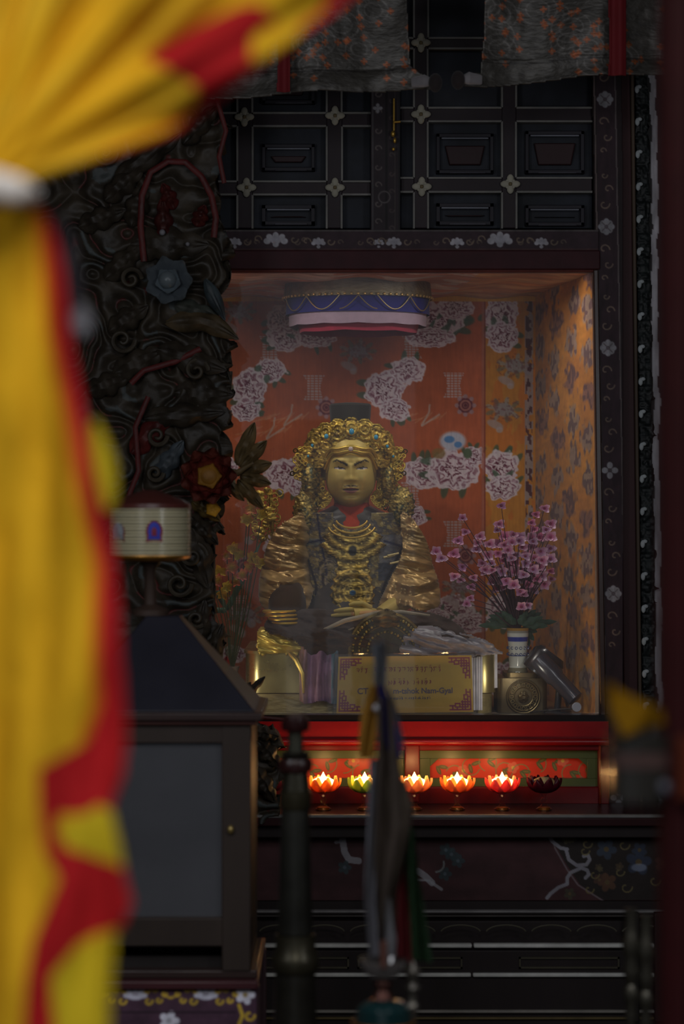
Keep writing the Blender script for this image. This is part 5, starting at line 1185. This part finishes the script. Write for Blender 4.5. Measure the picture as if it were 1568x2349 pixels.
for (x0_, x1_, y0_, y1_, lab) in [(1393, 1436, -60, 178, 'wide dark red ribbon hanging over the right brocade valance'), (634, 664, 90, 216, 'dark red ribbon hanging over the left brocade valance')]:
    c = Canvas(x0_, y0_, x1_, y1_, 2.5, (104, 20, 26)); c.H = .006 * np.sin(c.X / 5); c.mask = (c.X > x0_ + 4 * np.sin(c.Y / 60)) & (c.Y < y1_ - 4); props(c.mesh('hanging_ribbon', 'ribbon', d=7.36, th=.003), lab, 'ribbon')
m = MB((60, 40, 36)); a = P(380, -70, 7.45); m.tube([(a.x, 7.45, a.z), (P(1600, 0, 7.45).x, 7.45, a.z)], .02, 14); props(m.build('valance_rod', 'wood'), 'dark wooden rod carrying the brocade valance, just above the frame', 'rod')

# ================================================================== GLASS CABINET AT THE LEFT FRONT
D6 = 6.1
gc = thing('glass_cabinet', 'dark wooden glass-fronted cabinet with sloping roof and cornice, in front of the carved screen', 'cabinet', P(362, 2246, D6))
def X6(x): return P(x, 0, D6).x
def Z6(y): return P(0, y, D6).z
xl, xr = X6(150), X6(575); zb, zt = Z6(2246), Z6(1652)
m = MB((46, 38, 34))
m.box((X6(508), D6, zb + .02), (xr, D6 + .05, zt)); m.box((xl, D6, zb + .02), (X6(215), D6 + .05, zt)); m.box((xl, D6 + .002, Z6(1706)), (xr, D6 + .05, zt)); m.box((xl, D6 + .002, Z6(2172)), (xr, D6 + .05, Z6(2106)))
m.build('frame', 'wood', gc, mods='bevel')
for xq in (xr - .04, xl): m = MB((46, 38, 34)); m.box((xq, D6 + .4, zb + .02), (xq + .04, D6 + .439, zt)); m.build('rear_post', 'wood', gc, mods='bevel')
m = MB((30, 26, 26)); m.box((xl, D6 + .44, zb + .02), (xr, D6 + .455, zt)); m.box((xl, D6 + .05, zb + .02), (xr, D6 + .44, zb + .05)); m.box((xr - .012, D6 + .05, zb + .05), (xr - .002, D6 + .4, zt)); m.box((xl + .002, D6 + .05, zb + .05), (xl + .012, D6 + .4, zt)); m.build('carcass', 'wood', gc, smooth=False)
m = MB((48, 36, 34)); m.box((xl - .02, D6 - .03, zt), (xr + .03, D6 + .48, zt + .022)); m.color((70, 44, 40)); m.box((xl - .012, D6 - .015, zt - .012), (xr + .015, D6 + .47, zt)); m.build('cornice', 'lacquer', gc, mods='bevel')
r0x, r1x, t0x, t1x = xl + .0, xr + .012, X6(322), X6(400); zr0, zr1 = zt + .022, Z6(1420)
m = MB((34, 34, 42)); v = [(r0x, D6 - .01, zr0), (r1x, D6 - .01, zr0), (r1x, D6 + .46, zr0), (r0x, D6 + .46, zr0), (t0x, D6 + .17, zr1), (t1x, D6 + .17, zr1), (t1x, D6 + .27, zr1), (t0x, D6 + .27, zr1)]
m.add(v, [(0, 3, 2, 1), (4, 5, 6, 7), (0, 1, 5, 4), (1, 2, 6, 5), (2, 3, 7, 6), (3, 0, 4, 7)]); m.build('roof', 'lacquer', gc, mods='bevel')
m = MB((255, 255, 255)); m.box((X6(215), D6 + .02, Z6(2106)), (X6(508), D6 + .025, Z6(1706))); m.build('glass_door', 'cabinet_glass', gc, smooth=False)
m = MB((150, 130, 80)); m.ell((X6(529), D6 - .008, Z6(1902)), (.009, .01, .012), 12, 8); m.build('lock', 'dark_brass', gc)
m = MB((44, 32, 30)); m.box((X6(150), D6 + .005, zb), (X6(590), D6 + .47, zb + .022)); m.build('base_board', 'lacquer', gc, mods='bevel')
# lantern on the roof
ln = thing('ribbed_lantern', 'cream ribbed drum lantern with blue emblem and dark cap above the cabinet roof', 'lantern', P(345, 1420, D6 + .22))
DL = D6 + .22; sL = DL / F; cL = P(344, 0, DL); RL = 92 * sL
cols = []; prof = []
zA, zB = P(0, 1274, DL).z, P(0, 1166, DL).z
n_ = 86
for k in range(n_ + 1): prof.append((RL + (.0012 if k % 4 < 2 else -.0008), zA + (zB - zA) * k / n_)); cols.append((190, 182, 150) if k % 6 < 3 else (104, 98, 78))
m = MB(); m.lathe([(.01, zA)] + prof + [(.01, zB)], (cL.x, DL, 0), 64, cols=[(90, 90, 80)] + cols + [(90, 90, 80)]); m.build('ribbed_drum', 'plastic', ln)
m = MB((170, 120, 50)); m.lathe([(.01, zA - .016), (RL * .7, zA - .016), (RL * .98, zA - .007), (RL * 1.02, zA - .002), (RL * 1.02, zA + .002), (.01, zA + .002)], (cL.x, DL, 0), 64); m.build('gold_rim', 'gilding', ln)
m = MB((70, 34, 30)); m.lathe([(.01, zB + .05), (RL * .3, zB + .045), (RL * .8, zB + .024), (RL * 1.0, zB + .012), (RL * 1.03, zB), (.01, zB)], (cL.x, DL, 0), 64); m.build('cap', 'lacquer', ln)
m = MB((52, 40, 34)); m.lathe([(.05, zr1 + .0005), (.05, zr1 + .015), (.018, zr1 + .03), (.014, zA - .04), (.03, zA - .018), (.01, zA - .016)], (cL.x, DL, 0), 24); m.build('foot', 'wood', ln)
def on_drum(x, y, out=.004): p = P(x, y, DL); dx = p.x - cL.x; return Vector((p.x, DL - math.sqrt(max(0, RL * RL - dx * dx)) - out, P(0, y, DL - RL).z if False else p.z))
m = MB((110, 44, 44)); v = []
def emblem(mb, cx, cy, w_, h_, out):
    pts = [(cx + w_ * math.cos(a), cy - h_ * math.sin(a)) for a in np.linspace(-.5, PI + .5, 22)] + [(cx - w_ * 1.0, cy + h_ * .95), (cx + w_ * 1.0, cy + h_ * .95)]
    ctr = on_drum(cx, cy, out + .002); ps = [on_drum(x, y, out) for x, y in pts]; mb.add([tuple(ctr)] + [tuple(p) for p in ps], [(0, 1 + i, 1 + (i + 1) % len(ps)) for i in range(len(ps))])
emblem(m, 361, 1219, 19, 25, .0015); m.color((44, 54, 150)); emblem(m, 361, 1217, 14, 20, .003); m.color((110, 40, 60)); emblem(m, 361, 1219, 6, 10, .0045); m.build('emblem', 'paint', ln, smooth=False)
m = MB((120, 50, 48)); emblem(m, 277, 1222, 17, 22, .0015); m.color((130, 134, 140)); emblem(m, 277, 1218, 13, 19, .003); m.build('emblem', 'paint', ln, smooth=False)
# table with painted apron below
tb = thing('painted_table', 'low table with purple apron painted with gold scrolls, under the glass cabinet', 'table', (X6(380), D6 + .25, 0))
m = MB((60, 30, 34)); m.box((X6(60), D6 - .03, zb - .022), (X6(592), D6 + .6, zb)); m.build('tabletop', 'lacquer', tb, mods='bevel')
c = Canvas(60, 2262, 588, 2420, 1.7, (66, 44, 60)); G_ = (176, 148, 50); WW = (176, 176, 192)
for cx in (310, 472):
    for s in (-1, 1):
        for (dx_, dy, r) in [(24, -12, 13), (44, -14, 11), (30, 14, 13), (54, 12, 10), (66, -2, 8)]: c.arc(cx + s * dx_, 2282 + dy, r * .75, 0, 4.4, 5, G_, .9, sp=-r * .5)
        c.line([(cx + s * 66, 2284), (cx + s * 84, 2290)], 4, G_, .8)
    for k in range(5): a = PI + k * PI / 4; c.ell(cx + 18 * math.cos(a), 2284 + 13 * math.sin(a), 10, 6, WW, a)
    c.ell(cx, 2288, 17, 6, WW)
c.rosette(562, 2282, 23, (196, 196, 210), 5, (150, 130, 90)); c.arc(572, 2330, 12, 0, 4.6, 6, G_, .9, sp=-6); c.line([(548, 2306), (556, 2330), (548, 2349)], 7, G_); c.rosette(388, 2342, 24, (190, 190, 204), 5, (150, 150, 160)); c.line([(240, 2322), (540, 2322)], 2.5, (36, 24, 34)); c.smudge(.15, 12, 12)
c.mesh('painted_apron', 'paint', d=D6 - .01, parent=tb, th=.02)
m = MB((50, 34, 38))
for x in (X6(70), X6(560)):
    for y in (D6 + .01, D6 + .52): 
        mm_ = MB((50, 34, 38)); mm_.box((x, y, 0), (x + .04, y + .04, zb - .02)); mm_.build('leg', 'wood', tb, mods='bevel')

# ================================================================== TALL BRASS HORN
DH = 5.2; sH = DH / F
hz = .0; hc = P(677, 0, DH)
hr = thing('ritual_horn', 'tall dark brass ritual horn standing upright in front of the altar, left of the lamps', 'horn', (hc.x, DH, 0))
def zH(y): return P(0, y, DH).z
def hl(prof_px, name, col, mat='dark_brass'):
    m = MB(col); m.lathe([(r * sH, zH(y)) for r, y in prof_px], (hc.x, DH, 0), 40, Matrix.Rotation(math.radians(0), 4, 'X')); return m.build(name, mat, hr)
hl([(1, 1640), (25, 1641), (26, 1650), (32, 1652), (33, 1668), (29, 1676), (20, 1678), (1, 1679)], 'mouthpiece', (34, 14, 14), 'lacquer')
hl([(1, 1676), (17, 1677), (17, 1700), (19, 1724), (1, 1725)], 'neck', (57, 57, 48))
hl([(1, 1722), (26, 1724), (34, 1730), (30, 1738), (1, 1740)], 'ring', (47, 44, 38))
hl([(1, 1738), (36, 1740), (41, 1752), (38, 1768), (30, 1772), (1, 1773)], 'ring', (32, 13, 13), 'lacquer')
hl([(1, 1770), (29, 1772), (34, 1812), (1, 1813)], 'tube_section', (48, 46, 36)); hl([(1, 1812), (36, 1814), (37, 1850), (33, 1856), (1, 1857)], 'ring', (57, 53, 39))
hl([(1, 1855), (33, 1857), (36, 2000), (41, 2140), (1, 2141)], 'tube_section', (47, 47, 43)); hl([(1, 2140), (45, 2143), (47, 2180), (53, 2192), (56, 2215), (50, 2228), (1, 2230)], 'ring', (54, 51, 40))
hl([(1, 2228), (46, 2230), (50, 2349), (58, 2500), (1, 2501)], 'tube_section', (46, 44, 39))
zq = zH(2500); m = MB((48, 46, 38)); m.lathe([(.057, zq), (.07, zq - .25), (.11, zq - .5), (.2, .02), (.22, 0), (.01, 0)], (hc.x, DH, 0), 40); m.build('bell', 'dark_brass', hr)

# ================================================================== RIBBON BUNDLE (ceremonial arrow) IN A CUP
DR = 4.6
off = thing('offering_stand', 'narrow dark offering stand below the ribbon bundle, at the bottom edge', 'stand', (P(890, 0, DR).x, DR, 0))
zs = P(0, 2349, DR).z - .04
m = MB((29, 20, 19)); m.box((P(780, 0, DR).x, DR - .12, zs - .03), (P(1010, 0, DR).x, DR + .14, zs)); m.build('top_board', 'lacquer', off, mods='bevel')
for x in (790, 985):
    for y in (DR - .11, DR + .1): m = MB((29, 20, 19)); m.box((P(x, 0, DR).x, y, 0), (P(x, 0, DR).x + .025, y + .025, zs - .03)); m.build('leg', 'wood', off, mods='bevel')
rb = thing('ribbon_bundle', 'upright rod wrapped in yellow, blue, white, brown, red and green hanging ribbons before the lamps', 'ribbons', P(876, 2240, DR))
def zR(y): return P(0, y, DR).z
m = MB((61, 53, 44)); m.tube([P(872, 2250, DR), P(876, 1900, DR), P(870, 1600, DR), P(862, 1400, DR)], [.006, .006, .005, .003], 10); m.tube([P(872, 1620, DR), P(886, 1500, DR + .01), P(892, 1400, DR + .01)], [.004, .004, .003], 8); m.build('rod', 'wood', rb)
def ribbon(name, L, Rr, col, d, fold, seed, col2=None, lab=None):
    """L,R: matching lists of (x,y) down the two edges"""
    n = 60; mm_ = 14; v = []; cc = []; ys = np.linspace(0, 1, n)
    def ip(pts, t): 
        k = t * (len(pts) - 1); i = min(int(k), len(pts) - 2); f = k - i; return pts[i][0] * (1 - f) + pts[i + 1][0] * f, pts[i][1] * (1 - f) + pts[i + 1][1] * f
    for side in (0, 1):
        for t in ys:
            a = ip(L, t); b = ip(Rr, t)
            for j in range(mm_ + 1):
                q = j / mm_; x = a[0] * (1 - q) + b[0] * q; y = a[1] * (1 - q) + b[1] * q
                dd = d + fold * math.sin(q * PI * 3 + seed + t * 4) + side * .003; p = P(x, y, dd); v.append(tuple(p)); cc.append(lin(col))
    W = mm_ + 1; H = n; fs = []
    for i in range(n - 1):
        for j in range(mm_): a = i * W + j; b = a + H * W; fs += [(a, a + W, a + W + 1, a + 1), (b, b + 1, b + W + 1, b + W)]
        a = i * W; b = a + H * W; fs.append((a, b, b + W, a + W)); a += mm_; b += mm_; fs.append((a, a + W, b + W, b))
    m = MB(); m.add(v, fs, cc); return m.build(name, 'ribbon', rb, label=lab)
ribbon('ribbon', [(848, 1572), (828, 1640), (822, 1700), (824, 1742)], [(864, 1572), (866, 1640), (862, 1700), (858, 1738)], (121, 84, 20), DR - .03, .008, 0, lab='yellow ribbon')
ribbon('ribbon', [(864, 1572), (874, 1640), (882, 1700), (902, 1744)], [(880, 1572), (898, 1620), (914, 1690), (922, 1738)], (24, 20, 74), DR - .035, .008, 1, lab='blue ribbon')
ribbon('ribbon', [(886, 1575), (904, 1640), (916, 1700), (924, 1730)], [(894, 1580), (914, 1640), (924, 1690), (928, 1722)], (87, 87, 100), DR - .01, .005, 1, lab='pale lining ribbon')
ribbon('ribbon', [(848, 1740), (842, 1900), (836, 2060), (846, 2195)], [(880, 1740), (872, 1900), (868, 2060), (884, 2190)], (102, 102, 110), DR - .015, .012, 2, lab='white ribbon')
ribbon('ribbon', [(862, 1600), (866, 1760), (856, 1960), (868, 2150)], [(900, 1600), (916, 1760), (946, 1880), (878, 2160)], (57, 48, 42), DR - .04, .015, 3, lab='brown ribbon')
ribbon('ribbon', [(888, 1780), (892, 1950), (884, 2090), (890, 2190)], [(930, 1790), (948, 1860), (912, 2040), (908, 2190)], (62, 53, 44), DR - .03, .015, 4, lab='brown ribbon')
ribbon('ribbon', [(888, 2060), (884, 2100), (884, 2150), (888, 2195)], [(894, 2060), (900, 2110), (908, 2150), (904, 2195)], (102, 102, 107), DR - .05, .004, 4, lab='white ribbon')
ribbon('ribbon', [(884, 1740), (892, 1900), (898, 2050), (906, 2190)], [(902, 1740), (920, 1900), (934, 2050), (944, 2210)], (81, 14, 20), DR + .0, .012, 5, lab='dark red ribbon')
ribbon('ribbon', [(930, 1900), (926, 2000), (932, 2100), (942, 2200)], [(950, 1900), (962, 2010), (976, 2110), (992, 2208)], (23, 48, 25), DR + .02, .014, 6, lab='dark green ribbon')
ribbon('ribbon', [(850, 1480), (858, 1520), (856, 1560), (862, 1600)], [(880, 1470), (884, 1520), (886, 1560), (880, 1600)], (74, 76, 82), DR - .01, .01, 7, lab='grey scarf end')
m = MB((129, 129, 136)); m.ell(P(862, 1624, DR - .05), (.006, .005, .007), 12, 8); m.build('white_bead', 'plastic', rb)
m = MB((74, 47, 40)); m.lathe([(.001, zR(2212)), (.006, zR(2208)), (.007, zR(2150)), (.001, zR(2146))], (P(878, 0, DR).x, DR - .05, 0), 14); m.build('handle_end', 'wood', rb)
oc = thing('offering_cup', 'dark footed offering cup with teal and gold bowl holding the ribbon bundle', 'cup', (P(878, 0, DR).x, DR, zs))
m = MB((81, 78, 78)); m.lathe([(.001, zR(2240)), (.03, zR(2238)), (.044, zR(2215)), (.046, zR(2200)), (.043, zR(2200)), (.03, zR(2232)), (.001, zR(2234))], (P(878, 0, DR).x, DR, 0), 36); m.build('saucer', 'porcelain', oc)
m = MB((65, 34, 27)); m.lathe([(.001, zR(2292)), (.022, zR(2290)), (.012, zR(2270)), (.018, zR(2255)), (.012, zR(2242)), (.001, zR(2240))], (P(878, 0, DR).x, DR, 0), 28); m.build('stem', 'dark_brass', oc)
m = MB((18, 40, 42)); m.lathe([(.03, zs), (.05, zs + .01), (.056, zR(2340)), (.052, zR(2312)), (.034, zR(2296)), (.001, zR(2292))], (P(880, 0, DR).x, DR, 0), 36); m.build('bowl', 'porcelain', oc, label='teal bowl')
m = MB((115, 74, 24)); m.torus((P(878, 0, DR).x, DR, zR(2345)), .06, .004, 40, 8, axis='z'); m.build('gold_rim', 'gilding', oc)
tc_ = thing('turned_candlestick', 'small turned grey candlestick just right of the offering cup', 'candlestick', (P(946, 0, DR).x, DR + .02, zs))
m = MB((95, 91, 85)); prof = [(.018, zs), (.022, zs + .006), (.008, zs + .02)]; 
for y, r in [(2330, .007), (2312, .013), (2300, .007), (2282, .009), (2270, .016), (2258, .008), (2246, .014), (2232, .017), (2220, .008), (2210, .004)]: prof.append((r, zR(y)))
m.lathe(prof, (P(946, 0, DR).x, DR + .02, 0), 24); m.build('shaft', 'dark_brass', tc_)

# two turned stands at the lower right
DT = 4.9
for (x, lab) in [(1446, 'left of two slim turned grey stands at the lower right'), (1480, 'right of two slim turned grey stands at the lower right')]:
    t = thing('turned_stand', lab, 'stand', (P(x, 0, DT).x, DT, 0), 'slim turned stands at the lower right'); o_ = 0 if x < 1450 else 14
    prof = [(.0135, 0), (.0135, .01), (.012, .04), (.010, .1), (.010, .8)]
    for y, r in [(2340, .009), (2325, .012), (2308, .007), (2290, .012), (2275, .014), (2258, .007), (2240, .012), (2225, .015), (2205, .009), (2185, .014), (2165, .017), (2145, .011), (2120, .0095), (2092, .011), (2085, .012), (2083, .001)]: prof.append((r * 1.15, P(0, y + o_, DT).z))
    prof = sorted(prof, key=lambda q: q[1]); m = MB((80, 77, 68)); m.lathe(prof, (P(x, 0, DT).x, DT, 0), 24); m.build('shaft', 'dark_brass', t)

# ================================================================== FOREGROUND CLOTHS
YC = (216, 168, 28); RC = (176, 26, 32); YG = (196, 172, 30)
cu = thing('door_curtain', 'yellow satin door curtain with red appliqué border, gathered and tied back at the left', 'curtain', P(60, 2349, 2.3))
DC = 2.35
up = [(-300, -60), (860, -60), (805, -12), (760, 28), (700, 72), (640, 118), (560, 184), (470, 240), (400, 285), (330, 326), (260, 360), (180, 394), (90, 424), (20, 436), (-60, 440), (-300, 436)]
c = Canvas(-300, -60, 860, 445, 3, YC); X, Y = c.X, c.Y
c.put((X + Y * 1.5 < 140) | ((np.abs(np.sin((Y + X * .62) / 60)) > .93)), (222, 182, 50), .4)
c.poly([(805, -60), (860, -60), (700, 78), (560, 190), (400, 290), (370, 300), (440, 236), (560, 160), (610, 100), (680, 66), (735, 22), (770, -60)], RC)
c.poly([(330, 120), (420, 62), (500, 20), (560, 4), (600, 24), (640, 60), (596, 88), (580, 118), (572, 150), (500, 178), (440, 190), (400, 176), (360, 150)], RC)
c.poly([(410, 176), (560, 150), (545, 190), (430, 262), (395, 280), (440, 240), (455, 205)], RC); c.poly([(520, 0), (600, -60), (640, -60), (585, 20)], YC)
c.poly([(575, 100), (600, 72), (640, 62), (690, 60), (680, 90), (620, 130), (580, 145)], YC); c.poly([(640, -60), (780, -60), (740, 0), (700, 38), (660, 52), (620, 36), (585, 0)], YC)
c.line([(470, 244), (330, 330), (200, 388)], 13, (200, 70, 24), .75)
th_a = np.arctan2(Y - 450, X + 40); rr_ = np.hypot(X + 40, Y - 450)
c.H = (.010 * np.sin(th_a * 19 + .8 * np.sin(rr_ / 140)) + .004 * np.sin(th_a * 43 + 2)) * np.clip(rr_ / 250, .3, 2.2) + .05 * np.clip(1 - rr_ / 500, 0, 1)
c.mask = inpoly(X, Y, up); c.mesh('gathered_swag', 'curtain_cloth', d=DC, parent=cu, th=.004)
lo_e = [(450, 76), (500, 108), (550, 124), (600, 136), (700, 152), (800, 168), (900, 186), (1000, 206), (1100, 228), (1200, 245), (1300, 262), (1400, 272), (1500, 277), (1600, 280), (1700, 284), (1780, 278), (1850, 252), (1900, 262), (1960, 276), (2010, 284), (2070, 300), (2110, 285), (2150, 258), (2250, 250), (2349, 246), (2450, 244)]
c = Canvas(-300, 430, 320, 2440, 3, YC); X, Y = c.X, c.Y
er = np.interp(Y, [a for a, b in lo_e], [b for a, b in lo_e])
inn = np.interp(Y, [430, 500, 600, 760, 900, 1000, 1100, 1200, 1300, 1400, 1500, 1620, 1700, 1740, 1760, 1860, 1870, 2440], [70, 92, 104, 120, 148, 170, 190, 208, 228, 226, 226, 228, 200, 130, 92, 92, 100, 100])
c.put((X > inn) & (Y < 1866), RC); c.put((X > inn - 16) & (X < inn + 3) & (Y < 1700), (206, 84, 20), .7)
c.poly([(92, 1860), (140, 1850), (130, 1900), (150, 1935), (180, 1950), (240, 1975), (300, 2000), (310, 2090), (270, 2130), (180, 2165), (125, 2230), (118, 2300), (128, 2349), (128, 2440), (52, 2440), (58, 2330), (66, 2230), (80, 2150), (110, 2080), (140, 2010), (100, 1950)], RC)
c.poly([(130, 1905), (170, 1878), (225, 1850), (256, 1862), (270, 1920), (285, 1985), (230, 1975), (165, 1940)], YG); c.poly([(118, 2240), (165, 2185), (262, 2140), (262, 2440), (135, 2440), (122, 2320)], YG)
c.H = .007 * np.sin(X / 21 + .5 * np.sin(Y / 300)) + .010 * np.sin(X / 47 + Y / 420 + 1) + .006 * np.sin(Y / 70 + X / 40) + .01 * NZ.fbm(X / 60, Y / 180)
c.mask = (X < er) & (Y > 432 + 0 * X); c.mesh('hanging_length', 'curtain_cloth', d=DC + .01, parent=cu, th=.004)
m = MB((206, 200, 196)); m.tube([P(-290, 414, DC - .05), P(-150, 414, DC - .06), P(-70, 418, DC - .06), P(-20, 424, DC - .075), P(30, 433, DC - .07), P(66, 442, DC - .03), P(84, 446, DC + .03)], [.01, .013, .014, .016, .014, .010, .005], 16); m.build('white_tie', 'cloth', cu, label='white tie-back')
# far edge of the curtain seen behind: yellow-green fold and white tassel
c = Canvas(180, 960, 290, 1190, 3, YG); c.put(c.X > 1e9, YG); X, Y = c.X, c.Y
cxx = np.interp(Y, [960, 1050, 1190], [212, 232, 248]); c.mask = abs(X - cxx) < 30 * np.sqrt(np.clip(1 - ((Y - 1068) / 104) ** 2, 0, 1)); c.H = .01 * np.sin(X / 16); c.mesh('border_patch', 'curtain_cloth', d=DC + .05, parent=cu, th=.004)
m = MB((196, 196, 206)); m.ell(P(184, 736, 2.6), (.013, .013, .019), 20, 14); m.build('white_tassel', 'cloth', cu)
m = MB((104, 100, 110)); m.tube([P(176, 716, 2.6), P(160, 640, 2.6), P(146, 560, 2.6), P(134, 500, 2.55)], [.008, .012, .011, .004], 14); m.build('tassel_cord', 'cloth', cu)

# right: yellow cloth over a grey box on the door jamb
DY = 3.0
bx = thing('grey_metal_box', 'blurred grey metal box with a pinkish band fixed to the red door jamb', 'box', P(1470, 1835, DY))
p0 = P(1404, 1836, DY - .02); p1 = P(1528, 1680, DY - .02)
m = MB((50, 48, 45)); rbox(m, p0.x, p1.x + .006, DY - .045, DY + .06, p0.z, p1.z, .02); m.build('body', 'plastic', bx)
m = MB((90, 68, 66)); rbox(m, p0.x - .001, p1.x + .007, DY - .047, DY + .062, P(0, 1752, DY).z, P(0, 1722, DY).z, .02); m.build('band', 'paint', bx)
m = MB((96, 98, 112)); m.ell(P(1524, 1806, DY - .06), (.008, .008, .009), 14, 10); m.build('knob', 'plastic', bx, label='white knob')
c = Canvas(1380, 1560, 1545, 1690, 3, (150, 108, 6)); X, Y = c.X, c.Y; c.mask = inpoly(X, Y, [(1388, 1562), (1412, 1572), (1440, 1592), (1490, 1612), (1540, 1638), (1520, 1660), (1460, 1672), (1418, 1684), (1400, 1640)]); c.H = .012 * np.sin(X / 22 + Y / 30) + .03 * np.clip((Y - 1560) / 130, 0, 1)
props(c.mesh('yellow_cloth', 'curtain_cloth', d=DY - .02, th=.004), 'bright yellow triangular cloth folded on top of the grey metal box', 'cloth')
